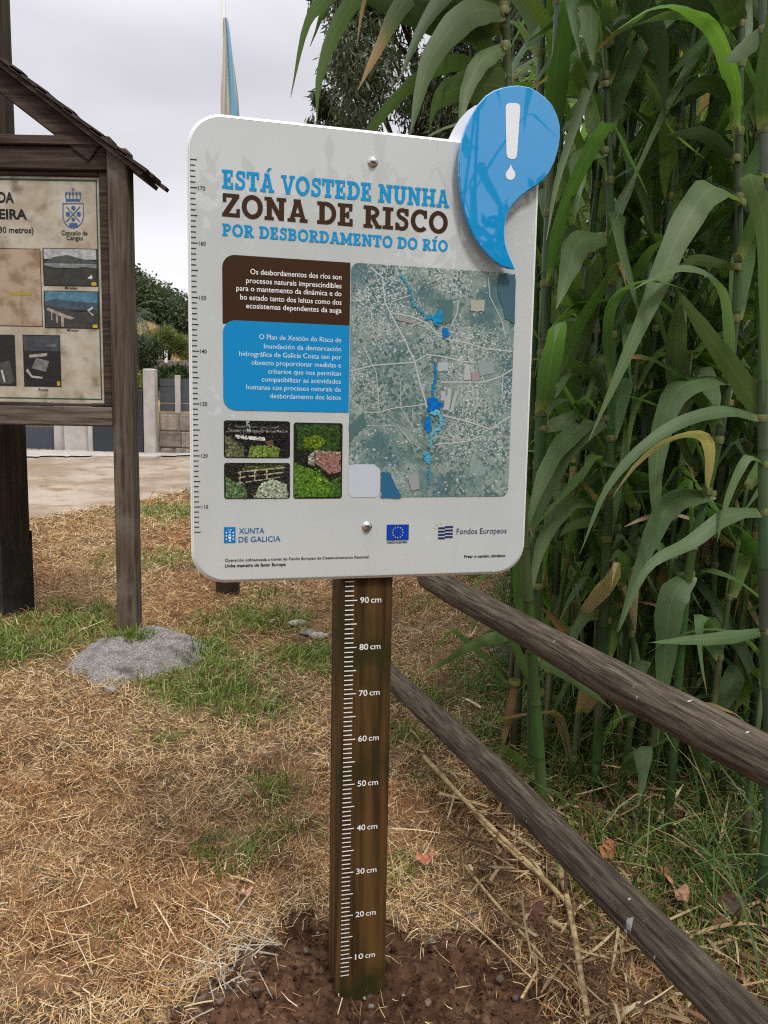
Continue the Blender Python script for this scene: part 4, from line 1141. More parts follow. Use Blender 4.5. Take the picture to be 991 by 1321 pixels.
bphoto(58, 376, 127, 423, [(q4(0, .68, 1, 1), (.07, .19, .29)), ([(0, .72), (.2, .80), (.5, .74), (1, .70), (1, .5), (0, .5)], (.045, .075, .11)), ([(0, 0), (1, 0), (1, .5), (.6, .42), (.3, .55), (0, .6)], (.045, .045, .04)), ([(.05, .55), (.38, .36), (.55, .28), (.5, .22), (.34, .28), (.02, .48)], (.32, .29, .25)), (q4(.30, .02, .35, .3), (.34, .30, .26)), (q4(.20, .12, .235, .38), (.3, .27, .23)), (q4(.11, .2, .135, .44), (.28, .25, .21)), ([(.80, .5), (.9, .6), (.92, .55), (.84, .46), (.93, .36), (.9, .34)], (.55, .55, .55)), yl])
bphoto(31.5, 432.5, 77.5, 498.5, [(q4(0, .7, 1, 1), (.05, .055, .075)), ([(.15, .62), (.65, .66), (.65, .60), (.15, .56)], (.34, .31, .27)), ([(.55, .80), (.95, .86), (.9, .78)], (.12, .13, .13)), ([(.2, .35), (.35, .56), (.7, .50), (.6, .28)], (.16, .165, .17)), ([(.04, .3), (.2, .16), (.5, .14), (.5, .18), (.22, .2), (.1, .34)], (.36, .35, .33)), yl])
bphoto(-30, 432, 19, 497, [([(.3, .02), (.9, .02), (.98, .1), (.85, .5), (.4, .4)], (.06, .06, .055)), ([(.62, .3), (.68, .3), (.74, .05), (.70, .05)], (.5, .5, .5))])
# roof
RY0, RY1 = -.09, .17
e0 = at(205, 230, KY + .05); e1 = at(0, 71, KY + .05)
slope = (e0.z - e1.z) / (e0.x - e1.x)
ex_, ezz = e0.x - KX, e0.z
zpk = ezz - slope * ex_
for sgn in (1, -1):
    b = MB()
    th = .030
    nrm = Vector((-slope, 0, 1)).normalized()
    def rp(t, o):        # point along slope, t=0 eave .. 1 peak
        x_ = ex_ * (1 - t); z_ = ezz + (zpk - ezz) * t
        return (sgn * (x_ + nrm.x * o), z_ + nrm.z * o)
    nc = 9
    for i in range(nc):
        t0, t1 = i / nc - .02, (i + 1.15) / nc
        t1 = min(t1, 1.0)
        ny_ = 5
        for j in range(ny_):
            ya = RY0 + (RY1 - RY0) * j / ny_ + .002; yb_ = RY0 + (RY1 - RY0) * (j + 1) / ny_ - .002
            jt = random.uniform(-.012, .012) if i else random.uniform(-.02, .03)
            o0, o1 = -.004 - th * .2, -.012 - th * .6
            q = [rp(t0 + jt, .004 - .012 + random.uniform(0, .004)), rp(t1, -.016), rp(t1, -.028), rp(t0 + jt, -.022)]
            if sgn < 0: q = q[::-1]
            vs = [(p[0], ya, p[1]) for p in q] + [(p[0], yb_, p[1]) for p in q]
            fs = [(0, 3, 2, 1), (4, 5, 6, 7)] + [(k, (k + 1) % 4, 4 + (k + 1) % 4, 4 + k) for k in range(4)]
            b.add(vs, fs)
    b.build('shingles', MT['shingle'], kiosk)
    b = MB()
    def beam(t0, t1, o0, o1, ya, yb_):
        q = [rp(t0, o0), rp(t1, o0), rp(t1, o1), rp(t0, o1)]
        if sgn < 0: q = q[::-1]
        vs = [(p[0], ya, p[1]) for p in q] + [(p[0], yb_, p[1]) for p in q]
        b.add(vs, [(0, 3, 2, 1), (4, 5, 6, 7)] + [(k, (k + 1) % 4, 4 + (k + 1) % 4, 4 + k) for k in range(4)])
    beam(.015, 1.0, -.0285, -.048, RY0 + .012, RY1 - .012)
    b.build('roof_board', MT['old_wood_h'], kiosk)
    b = MB(); beam(.20, 1.0, -.049, -.135, -.045, .02); beam(.20, 1.0, -.049, -.135, .08, .13); b.build('rafter', MT['old_wood_h'], kiosk)

# concrete footing mound
fc = gpx(165, 862)
def lump(name, c, rx, ry, hz, m, seed, n1=34, n2=16, amp=.16, flat=1.6, col=None, smooth=True):
    b = MB(); vs = []; fs = []
    for j in range(n2 + 1):
        ph = j / n2
        for i in range(n1):
            th_ = 2 * math.pi * i / n1
            er = 1 + amp * 2 * (float(fbm(np.array([3 + 1.5 * math.cos(th_)]), np.array([3 + 1.5 * math.sin(th_)]), seed)[0]) - .5)
            rr = (1 - ph) * er
            zz = hz * (1 - (1 - ph) ** flat) - .03 * (1 if j == 0 else 0)
            x_, y_ = c.x + rx * rr * math.cos(th_), c.y + ry * rr * math.sin(th_)
            zz += hz * (.42 * (float(fbm(np.array([x_ * 7]), np.array([y_ * 7]), seed + 3)[0]) - .5) + .22 * (float(fbm(np.array([x_ * 40]), np.array([y_ * 40]), seed + 5, 3)[0]) - .5)) * (1 if j else 0)
            vs.append((x_, y_, Hf(x_, y_) - .004 + zz))
    for j in range(n2):
        for i in range(n1):
            k = (i + 1) % n1; fs.append((j * n1 + i, j * n1 + k, (j + 1) * n1 + k, (j + 1) * n1 + i))
    b.add(vs, fs, col)
    return b.build(name, m, smooth=smooth)
fo = lump('concrete_footing', Vector((fc.x - .005, 3.62, 0)), .295, .34, .10, MT['concrete'], 3, 100, 44, .34, 2.6)
tag(fo, 'rough grey lump of poured concrete around the foot of the notice board post', 'concrete footing')

# tall square timber behind the board
b = MB()
ux = at(36, 803, 4.1).x
uz = Hf(ux - .1, 4.1)
tp = thing('timber_post', 'tall square dark timber post with a black tarred foot behind the notice board', 'post', (ux - .165, 4.2, uz))
rot45 = R(-24)
b = MB(); b.box(-.10, .10, -.10, .10, -.1, 4.6, b=.012); o = b.build('shaft', MT['dark_wood'], tp, rot=(0, 0, rot45))
b = MB(); vs = []; fs = []; hw = .1025
ring_ = [(-hw + 2 * hw * k / 8, -hw) for k in range(8)] + [(hw, -hw + 2 * hw * k / 8) for k in range(8)] + [(hw - 2 * hw * k / 8, hw) for k in range(8)] + [(-hw, hw - 2 * hw * k / 8) for k in range(8)]
for k, (a_, c_) in enumerate(ring_):
    vs += [(a_, c_, -.05), (a_, c_, .40 + .10 * (float(vnoise(np.array([k * .6]), np.array([.5]), 12)[0]) - .5) + (.06 if k % 8 < 4 else -.03))]
for k in range(32): j_ = (k + 1) % 32; fs.append((2 * k, 2 * j_, 2 * j_ + 1, 2 * k + 1))
b.add(vs, fs)
b.build('tarred_foot', MT['tar'], tp, rot=(0, 0, rot45))

# flagpole
fx = at(292, 145, 8.0).x
fl = thing('flagpole', 'thin grey flagpole with a limp blue and white flag behind the sign', 'flagpole', (fx - .02, 8.0, Hf(fx, 8.0)))
b = MB(); b.tube([(0, 0, 0), (0, 0, 2.5), (0, 0, 5.7)], [.035, .03, .018], 10); b.build('pole', MT['pole'], fl, smooth=True)
b = MB()
zt = at(289, 25, 8.0).z - Hf(fx, 8.0)
fv = []; fcol = []
nu, nv = 15, 30
for j in range(nv + 1):
    t = j / nv; wv_ = .035 + .20 * t ** .75
    for i in range(nu + 1):
        s_ = i / nu
        xx = .012 + wv_ * (s_ - .25) + .006 * math.sin(9 * t + i)
        yy_ = -.03 + .035 * math.sin(s_ * 14 + t * 3) * (0.4 + t)
        fv.append((xx, yy_, zt - 1.25 * t))
        fcol.append((.20, .42, .68) if .52 < s_ < .90 else ((.62, .58, .56) if (i % 5) else (.5, .42, .40)))
b.add(fv, [(j * (nu + 1) + i, j * (nu + 1) + i + 1, (j + 1) * (nu + 1) + i + 1, (j + 1) * (nu + 1) + i) for j in range(nv) for i in range(nu)], [(c[0] / .6, c[1] / .6, c[2] / .6) for c in fcol])
b.build('flag', MT['flag_pale'], fl, smooth=True)

# round wooden bollard just visible under the panel
g = gpx(292, 767)
b = MB(); b.tube([(0, 0, -.1), (0, 0, .45), (0, 0, .80), (0, 0, .82)], [.075, .073, .07, .055], 16)
o = b.build('bollard', MT['dark_wood'], loc=(g.x, g.y + .05, g.z - .02), smooth=False)
tag(o, 'dark round wooden bollard whose foot shows just under the white panel', 'bollard')

# ------------------------------------------------------------------ rail fence
fence = thing('rail_fence', 'round log rail fence running back along the edge of the canes', 'fence', (FA.x, FA.y, Hf(FA.x, FA.y)))
def log(name, P0, P1, r0, r1, seed):
    P0, P1 = Vector(P0), Vector(P1); d = P1 - P0; L = d.length
    b = MB(); n1, n2 = 90, 22; vs = []; fs = []
    for i in range(n1 + 1):
        t = i / n1
        cy = .006 * math.sin(t * 5 + seed) + .004 * math.sin(t * 13 + seed * 2); cz = .006 * math.cos(t * 4 + seed * 3)
        for k in range(n2):
            q = 2 * math.pi * k / n2
            nn_ = float(fbm(np.array([t * L * 3.0 + 5]), np.array([k * .9 if k < n2 / 2 else (n2 - k) * .9]), seed)[0]) - .5
            n3_ = 1.2 * (float(vnoise(np.array([t * L * 2.2]), np.array([0.5]), seed + 9)[0]) - .5) + .5 * math.exp(-((t * L * 2.1 + seed * .37) % 1.0 - .5) ** 2 / .004) * max(0, math.cos(q - seed - int(t * L * 2.1 + seed * .37) * 2.1))
            rr = (r0 + (r1 - r0) * t) * (1 + .10 * nn_ + .10 * n3_)
            vs.append((t * L, cy + rr * math.cos(q), cz + rr * math.sin(q)))
    for i in range(n1):
        for k in range(n2):
            j = (k + 1) % n2; fs.append((i * n2 + k, (i + 1) * n2 + k, (i + 1) * n2 + j, i * n2 + j))
    fs.append(tuple(range(n2))); fs.append(tuple(range((n1 + 1) * n2 - 1, n1 * n2 - 1, -1)))
    b.add(vs, fs)
    o = b.build(name, MT['rail'], fence, smooth=True)
    o.matrix_basis = Matrix.Translation(P0 - Vector(fence.location)) @ d.to_track_quat('X', 'Z').to_matrix().to_4x4()
    return o
sc_ = .82
def onfence(x, y):
    """point of the fence's upright plane under a photo pixel"""
    nn_ = Vector((FD.y, -FD.x, 0)); o_ = Vector((0, 0, CAM_H)); d_ = ray(x, y)
    return o_ + d_ * ((Vector((FA.x, FA.y, 0)) - o_).dot(nn_) / d_.dot(nn_))
a1, a2 = onfence(960, 972), onfence(604, 770)
d_ = a1 - a2
rail1 = log('rail', a1 + d_ * .55, a2 - d_ * .28, .0435, .0410, 4)
b1, b2 = onfence(908, 1270), onfence(522, 889)
d2 = b1 - b2
rail2 = log('rail', b1 + d2 * .35, onfence(478, 845), .0455, .0405, 8)
fp = onfence(466, 800)
for px_ in (0,):
    b = MB(); b.tube([(fp.x - FA.x, fp.y - FA.y + .03, -.3), (fp.x - FA.x, fp.y - FA.y + .03, .55), (fp.x - FA.x, fp.y - FA.y + .03, .62)], [.05, .048, .04], 14)
    b.build('fence_post', MT['old_wood'], fence)
q_ = a1 + d_ * .50
b = MB(); b.tube([(q_.x - FA.x + .07, q_.y - FA.y, -.3), (q_.x - FA.x + .07, q_.y - FA.y, .78), (q_.x - FA.x + .07, q_.y - FA.y, .80)], [.055, .053, .045], 14); b.build('fence_post', MT['old_wood'], fence)
# bird droppings on the rails
from mathutils.bvhtree import BVHTree
bpy.context.view_layer.update()
bvv = []; bvf = []
for o_ in (rail1, rail2):
    mw = Matrix.Translation(fence.location) @ o_.matrix_basis; k_ = len(bvv)
    bvv += [mw @ v_.co for v_ in o_.data.vertices]; bvf += [tuple(k_ + i for i in p_.vertices) for p_ in o_.data.polygons]
BV = BVHTree.FromPolygons(bvv, bvf)
DROPM = mat('dropping_white', (.42, .44, .44), .8, c2=(.25, .25, .24), nscale=160)
def splat(x, y, r, rail_r):
    o_ = Vector((0, 0, CAM_H)); d_ = ray(x, y).normalized()
    hit, nrm_, _, _ = BV.ray_cast(o_, d_)
    if hit is None: return
    if nrm_.dot(d_) > 0: nrm_ = -nrm_
    t_ = Vector((FD.x, FD.y, 0)); s_ = t_.cross(nrm_).normalized(); pts = []
    for i in range(13):
        q = 2 * math.pi * i / 13; rr = r * random.uniform(.55, 1.15)
        c_ = hit + t_ * rr * math.cos(q) * .8 + s_ * rr * math.sin(q) * 1.3
        h2, n2_, _, _ = BV.ray_cast(c_ + nrm_ * .03, -nrm_)
        pts.append((h2 if h2 is not None else c_) + nrm_ * .0012 - Vector(fence.location))
    b = MB(); b.add([hit + nrm_ * .0016 - Vector(fence.location)] + pts, [(0, 1 + i, 1 + (i + 1) % 13) for i in range(13)])
    b.build('bird_dropping', DROPM, fence)
splat(812, 1192, .0125, .040); splat(808, 1202, .007, .040); splat(845, 1235, .004, .04); splat(868, 1268, .006, .04); splat(680, 1060, .003, .04); splat(812, 1160, .004, .04)
splat(890, 905, .004, .042); splat(965, 945, .0035, .042); splat(822, 900, .003, .042); splat(715, 828, .003, .041)

# ------------------------------------------------------------------ canes
LEAFC = [(0.090, 0.150, 0.060), (0.075, 0.130, 0.048), (0.115, 0.165, 0.082), (0.065, 0.120, 0.038), (0.125, 0.195, 0.050), (0.10, 0.175, 0.04)]
def catmull(P, n_):
    P = [Vector(p) for p in P]; Q = [P[0] * 2 - P[1]] + P + [P[-1] * 2 - P[-2]]
    o = []; m_ = len(P) - 1
    for k in range(n_ + 1):
        t = k / n_ * m_; i = min(int(t), m_ - 1); f = t - i
        a, b_, c, d = Q[i], Q[i + 1], Q[i + 2], Q[i + 3]
        o.append(0.5 * ((2 * b_) + (c - a) * f + (2 * a - 5 * b_ + 4 * c - d) * f * f + (3 * b_ - a - 3 * c + d) * f ** 3))
    return o
def wprof(t, W):
    a = .55 + .45 * min(1, t / .22)
    c = max(0.03, 1 - max(0, (t - .25) / .75) ** 1.7)
    return W * a * c
def tipcol(base, t, brown):
    if t < .04: return (.30, .32, .14)
    k = max(0, min(1, (t - (1 - brown)) / .12)) if brown > 0 else 0
    return tuple(base[i] * (1 - k) + (.30, .19, .09)[i] * k for i in range(3))
def leaf_pts(b, P, W, side, tw=0.0, col=None, brown=0.0, fold=.25, n_=14, kk=None):
    pts = catmull(P, n_)
    col = col or random.choice(LEAFC)
    k = kk if kk else random.uniform(.95, 1.5); col = tuple(c * k for c in col)
    sides = []
    for i in range(n_ + 1):
        t = (pts[min(i + 1, n_)] - pts[max(i - 1, 0)]).normalized()
        s_ = Vector(side); s_ = (s_ - t * s_.dot(t)).normalized()
        n__ = t.cross(s_); a = tw * i / n_
        sides.append(s_ * math.cos(a) + n__ * math.sin(a))
    wv = [wprof(i / n_, W) * (1 + .05 * math.sin(i * 1.7)) for i in range(n_ + 1)]
    ph_ = random.uniform(0, 6)
    sides = [s_ + Vector((0, 0, 1)) * .16 * math.sin(i * 1.25 + ph_) for i, s_ in enumerate(sides)]
    b.ribbon(pts, wv, sides, fold, [tipcol(col, i / n_, brown) for i in range(n_ + 1)])
def auto_leaf(b, p, az, L, W, up=None, droop=None, dead=False):
    up = up if up is not None else random.uniform(.85, 1.35)
    h = Vector((math.cos(az), math.sin(az), 0)); P = [Vector(p)]; a = up
    n_ = 6
    fold_at = random.choice((1, 2, 2, 3, 3, 4)) if random.random() < .62 else None      # blades that snap over and hang straight
    droop = droop if droop is not None else (random.uniform(.25, .7) if fold_at else random.uniform(1.1, 2.5))
    swing = random.uniform(-.25, .25)
    for i in range(n_):
        P.append(P[-1] + (h * math.cos(a) + Vector((0, 0, 1)) * math.sin(a)) * L / n_)
        a -= droop / n_
        if fold_at == i: a -= random.uniform(1.1, 2.1)
        a = max(a, -1.42)
        h = Vector((h.x * math.cos(swing) - h.y * math.sin(swing), h.x * math.sin(swing) + h.y * math.cos(swing), 0))
    side = Vector((-h.y, h.x, 0)) + Vector((0, 0, random.uniform(-.35, .35)))
    br = random.choice((0, 0, 0, .08, .14, .25)); col = None
    if dead: col = random.choice(((.30, .22, .12), (.24, .15, .08), (.36, .28, .17))); br = 0
    leaf_pts(b, P, W, side, random.uniform(-1.1, 1.1), brown=br, col=col, fold=random.uniform(.1, .45), n_=14)
def cane(path, r0, label, group, leaf_from=.5, dens=.8, az=None, hero=(), top_z=3.7, autol=True, Lr=(.45, .75), twice=False):
    path = [Vector(p) for p in path]
    d = (path[-1] - path[-2]).normalized()
    while path[-1].z < top_z: path.append(path[-1] + (d + Vector((random.uniform(-.05, .05), random.uniform(-.05, .05), 0))) * .5)
    base = path[0].copy()
    root = thing('giant_cane', label, 'cane', base, 0, group)
    pts = catmull(path, 60)
    # resample with nodes
    seg = [0]
    for i in range(1, len(pts)): seg.append(seg[-1] + (pts[i] - pts[i - 1]).length)
    tot = seg[-1]
    def pos(s_):
        s_ = max(0, min(tot, s_))
        for i in range(1, len(seg)):
            if seg[i] >= s_: break
        f = (s_ - seg[i - 1]) / max(1e-6, seg[i] - seg[i - 1]); return pts[i - 1].lerp(pts[i], f)
    sp = []; rr = []; cc = []
    s_ = -.03; inter = random.uniform(.15, .21)
    gcol = random.choice([(.045, .085, .026), (.060, .100, .032), (.055, .090, .044), (.078, .105, .032)])
    nodes = []
    while s_ < tot:
        t = s_ / tot; r = r0 * (1 - .55 * t)
        sh = tuple(c * random.uniform(.8, 1.25) for c in gcol)
        if s_ < .4 and random.random() < .4: sh = tuple(sh[i] * .5 + (.17, .125, .085)[i] * .5 for i in range(3))
        P0_ = pos(s_) if s_ >= 0 else pts[0] + Vector((0, 0, s_))
        sp += [P0_, pos(s_ + .006), pos(s_ + .012), pos(s_ + .02), pos(s_ + inter * .92)]
        rr += [r * .96, r * 1.03, r * 1.03, r * 1.0, r * .96]
        cc += [sh, tuple(c * .7 for c in sh), tuple(c * 1.15 for c in sh), sh, tuple(c * .9 for c in sh)]
        nodes.append((s_ + inter * .95, r)); s_ += inter * random.uniform(.92, 1.1)
    b = MB(); b.tube([p - base for p in sp], rr, 9, cc)
    b.build('stalk', MT['stalk'], root, smooth=True)
    b = MB(); az = random.uniform(0, 6.28) if az is None else az
    k = 0
    for ns, r in nodes:
        k += 1
        if ns < leaf_from or ns > tot or not autol: continue
        if random.random() > dens: continue
        p = pos(ns) - base; a = az + (math.pi if k % 2 else 0) + random.uniform(-.5, .5)
        # pale ligule collar
        b.tube([p - Vector((0, 0, .010)), p + Vector((0, 0, .002)), p + Vector((0, 0, .012))], [r * 1.06, r * 1.22, r * 1.12], 9, (.22, .23, .10), cap=False)
        auto_leaf(b, p + Vector((math.cos(a), math.sin(a), 0)) * r * .8, a, random.uniform(*Lr), random.uniform(.040, .078), dead=(random.random() < (.22 if ns < .9 else .03)))
        if twice and random.random() < .6: auto_leaf(b, p + Vector((0, 0, .03)), a + random.uniform(1.2, 2.0) * random.choice((-1, 1)), random.uniform(*Lr) * .85, random.uniform(.036, .066))
    for P, W, tw, br, col in hero:
        P = [Vector(q) for q in P]
        # start the blade at the stalk itself
        ds = min(pts, key=lambda q: (q - P[0]).length)
        if (ds - P[0]).length > .06: P = [P[0].lerp(ds, .97)] + P
        v_ = (P[len(P) // 2] - Vector((0, 0, CAM_H))).normalized()
        t = (P[-1] - P[0]).normalized()
        side = t.cross(v_)
        if side.length < .05: side = Vector((1, 0, 0))
        rl = r0 * (1 - .55 * max(0, min(1, (P[0].z - base.z) / tot)))
        b.tube([P[0] - base - Vector((0, 0, .008)), P[0] - base, P[0] - base + Vector((0, 0, .010))], [rl * 1.03, rl * 1.18, rl * 1.06], 9, (.25, .26, .12), cap=False)
        leaf_pts(b, [q - base for q in P], W, side, tw, col, br, fold=random.uniform(.12, .3), n_=18, kk=random.uniform(.72, 1.0))
    if not b.v: return root
    b.build('leaves', MT['leaf'], root, smooth=True)
    return root
def hl(pix, Y0, Y1, W, tw=.3, br=0.0, col=None):
    n_ = len(pix)
    return ([at(x, y, Y0 + (Y1 - Y0) * i / (n_ - 1)) for i, (x, y) in enumerate(pix)], W, tw, br, col)
def stem(pix, Y0, Y1=None):
    Y1 = Y0 if Y1 is None else Y1; n_ = len(pix)
    o = [at(x, y, Y0 + (Y1 - Y0) * i / (n_ - 1)) for i, (x, y) in enumerate(pix)]
    gz = Hf(o[0].x, o[0].y)
    if o[0].z > gz: o = [Vector((o[0].x, o[0].y, gz))] + o
    else: o[0].z = gz
    return o
GC = 'giant canes growing behind the rail fence'
GRAY = (.128, .195, .078); BLUE = (.110, .178, .072); BRIGHT = (.125, .200, .055); DARK = (.055, .095, .035); MID = (.095, .150, .050)
# above the drop: leaning left
cane(stem([(700, 1035), (668, 560), (655, 110), (651, 0)], 2.25, 2.1), .019, 'tall cane rising just behind the blue drop of the sign', GC, 2.9, .5, az=.3, hero=[
    hl([(650, 15), (607, 16), (556, 76), (528, 178)], 2.1, 1.9, .075, .2, .0, MID), hl([(648, 112), (600, 112), (565, 130), (552, 178)], 2.1, 1.95, .085, -.3, 0, MID),
    hl([(600, 40), (530, 8), (470, -10), (431, 45), (412, 105), (409, 160)], 2.1, 1.9, .055, .3, 0, MID), hl([(560, -15), (480, -40), (420, 0), (395, 35), (375, 126)], 2.1, 1.9, .045, .2, 0, MID),
    hl([(620, 0), (560, -20), (520, 5), (490, 60), (462, 116)], 2.1, 1.9, .060, .4, .3, MID), hl([(640, -30), (560, -70), (490, -40), (471, 0), (460, 60)], 2.1, 1.9, .028, .2, .3, MID),
    hl([(652, 60), (622, 78), (602, 118), (592, 172)], 2.1, 1.95, .050, .3, 0, MID), hl([(652, -30), (600, -28), (552, 22), (512, 110)], 2.15, 1.9, .060, .3, .05, DARK), hl([(650, 100), (612, 40), (580, 60), (572, 140)], 2.15, 2.0, .045, -.3, 0, MID), hl([(648, -10), (545, -60), (440, -20), (400, 60)], 2.2, 2.0, .050, .3, 0, MID),
    hl([(640, 30), (585, 28), (525, 14), (445, -12)], 2.15, 1.95, .085, .2, 0, DARK), hl([(645, 108), (590, 80), (530, 110), (475, 170), (470, 185)], 2.15, 2.05, .040, .2, 0, MID)], top_z=3.5)
cane(stem([(692, 1035), (688, 900), (700, 500), (715, 150), (722, 0)], 2.45), .022, 'thick cane with purplish lower sheaths between the two fence rails', GC, .5, .8, az=1.2, twice=True, hero=[
    hl([(680, 815), (640, 822), (600, 838), (540, 874)], 2.45, 2.35, .040, .2, 0, BRIGHT), hl([(755, 540), (719, 579), (695, 630), (677, 692)], 2.45, 2.2, .072, .3, 0, GRAY),
    hl([(693, 893), (672, 850), (645, 790), (630, 760)], 2.4, 2.3, .030, .2, 0, MID), hl([(690, 850), (730, 870), (790, 915)], 2.4, 2.2, .040, .3, 0, GRAY), hl([(688, 1000), (665, 975), (640, 960)], 2.4, 2.3, .03, .2, 0, MID)])
cane(stem([(664, 1000), (668, 880), (676, 700), (690, 400), (700, 0)], 2.75), .020, 'olive green cane standing left of the purplish one by the lower rail', GC, 1.2, .7, az=2.5, hero=[
    hl([(664, 880), (655, 930), (645, 980)], 2.7, 2.6, .03, .2, .5, (.25, .13, .06))])
cane(stem([(766, 1065), (772, 930), (783, 700), (789, 480), (787, 250), (780, 60)], 2.5, 2.4), .0175, 'green cane with pale collars standing in the gap right of the panel', GC, .8, .9, az=.9, twice=True, hero=[
    hl([(780, 195), (752, 200), (745, 235), (741, 288)], 2.4, 2.25, .065, .3, 0, GRAY), hl([(783, 305), (748, 312), (735, 345), (718, 398)], 2.4, 2.2, .088, .3, 0, GRAY),
    hl([(782, 110), (815, 15), (850, 60), (858, 160)], 2.4, 2.3, .095, .3, 0, DARK), hl([(785, 540), (735, 580), (700, 650), (680, 710)], 2.45, 2.3, .05, .5, 0, GRAY),
    hl([(790, 665), (765, 670), (735, 680), (722, 692)], 2.5, 2.35, .04, .2, 0, MID), hl([(780, 660), (740, 645), (700, 700), (682, 780)], 2.5, 2.25, .06, .2, 0, GRAY),
    hl([(782, 800), (755, 795), (738, 830), (740, 900)], 2.5, 2.3, .04, .2, 0, GRAY), hl([(783, 60), (765, -10), (763, 40), (766, 85)], 2.4, 2.2, .085, .1, 0, GRAY)])
cane(stem([(852, 1000), (846, 760), (836, 600), (825, 470), (812, 300), (800, 110)], 2.9), .018, 'slender cane leaning left behind the collared one', GC, .7, .9, az=.9, twice=True, hero=[
    hl([(812, 270), (870, 130), (905, 60), (850, 160), (785, 305)], 2.8, 2.2, .050, .2, 0, GRAY), hl([(818, 20), (790, 40), (757, 117), (721, 226), (705, 310)], 2.6, 2.1, .042, .3, .1, GRAY),
    hl([(825, 440), (800, 420), (770, 480), (745, 545)], 2.8, 2.5, .05, .3, 0, GRAY)])
cane(stem([(868, 980), (887, 745), (915, 623), (934, 530), (951, 383), (954, 180), (956, 20)], 2.25, 2.2), .0150, 'cane leaning right with a long blade hanging across the thicket', GC, .9, .85, az=1.3, twice=True, hero=[
    hl([(957, 262), (920, 242), (880, 295), (835, 400), (760, 568)], 2.2, 1.9, .085, .15, 0, GRAY), hl([(952, 135), (923, 110), (895, 112), (867, 138)], 2.2, 2.1, .045, .3, 0, DARK),
    hl([(950, 205), (912, 175), (890, 172), (858, 174)], 2.2, 2.1, .040, .5, 0, DARK), hl([(956, 32), (945, 8), (925, -10), (895, -12)], 2.2, 2.05, .075, .3, 0, MID),
    hl([(950, 70), (935, 25), (875, 2), (815, 34)], 2.25, 2.15, .06, .3, 0, DARK), hl([(945, 490), (910, 488), (868, 512), (846, 606), (851, 722)], 2.25, 2.0, .080, .3, 0, BLUE),
    hl([(918, 637), (872, 645), (842, 690), (796, 815)], 2.25, 2.0, .078, .3, 0, BLUE), hl([(950, 345), (900, 335), (880, 345), (855, 345)], 2.2, 2.1, .03, .3, 0, MID),
    hl([(940, 520), (905, 600), (880, 560), (905, 490)], 2.25, 2.3, .03, .3, 0, MID), hl([(890, 740), (866, 775), (858, 850), (848, 960)], 2.25, 2.1, .085, .2, 0, BLUE)])
cane(stem([(993, 1010), (986, 800), (984, 540), (986, 250), (984, 20)], 1.95), .0150, 'bright green cane at the right edge in front of the others', GC, 1.9, .7, az=1.4, hero=[
    hl([(984, 540), (955, 490), (905, 420), (868, 366)], 1.95, 2.0, .055, .2, 0, BRIGHT), hl([(982, 540), (930, 530), (856, 556), (788, 622), (748, 715)], 1.95, 1.75, .034, .3, 0, BLUE),
    hl([(985, 661), (942, 664), (890, 700), (836, 732), (798, 815)], 1.95, 1.75, .042, .3, 0, BLUE), hl([(986, 232), (968, 226), (986, 290), (987, 400), (985, 520)], 1.95, 1.85, .050, .2, 0, BRIGHT),
    hl([(988, 815), (930, 823), (880, 826), (838, 829)], 1.95, 1.85, .034, .6, 0, BLUE), hl([(986, 600), (965, 590), (940, 640), (925, 700)], 1.95, 1.85, .025, .3, 0, GRAY), hl([(984, 40), (965, 60), (945, 75), (935, 80)], 1.95, 1.9, .04, .3, 0, GRAY)])
cane(stem([(820, 1030), (822, 900), (830, 700), (850, 420), (870, 100)], 3.1), .017, 'upright green cane in the middle of the thicket behind the hanging blade', GC, .5, .85, az=1.0, twice=True)
# young shoots with leaves down to the ground
for (px_, py_, Yd, hh) in ((735, 1040, 2.5, .75), (800, 1050, 2.45, .85), (650, 985, 2.75, .5), (905, 1060, 2.4, 1.1), (700, 1010, 2.65, .9), (960, 1080, 2.2, .6), (765, 1030, 2.6, 1.3), (835, 1030, 2.55, 1.5), (930, 1040, 2.5, 1.4), (880, 1020, 2.7, 1.2)):
    g_ = at(px_, py_, Yd)
    cane([(g_.x, g_.y, Hf(g_.x, g_.y)), (g_.x + .02, g_.y, .5), (g_.x + random.uniform(-.08, .08), g_.y, hh)], .012, 'short young cane shoot with leaves almost down to the grass behind the rails', 'young cane shoots', .06, 1.0, top_z=hh, Lr=(.35, .55))
# leafy canes along the front of the bed
for (px_, Yd) in ((705, 2.75), (735, 2.95), (765, 3.05), (800, 2.7), (830, 2.75), (880, 2.7), (915, 2.85), (945, 2.6), (975, 2.75), (722, 3.3), (860, 3.3), (1000, 2.4)):
    g_ = at(px_, 900, Yd); gz = Hf(g_.x, Yd); lx = random.uniform(-.08, .10)
    cane([(g_.x, Yd, gz), (g_.x + lx * .3, Yd - .02, gz + 1.0), (g_.x + lx, Yd - .08, gz + 2.1)], random.uniform(.012, .017), 'leafy green cane in the front of the thicket, its stalk half hidden by broad blades', GC, .3, 1.0, az=random.choice((2.6, 3.6, 4.4, .3)), top_z=random.uniform(2.8, 3.5), Lr=(.6, .95), twice=True)
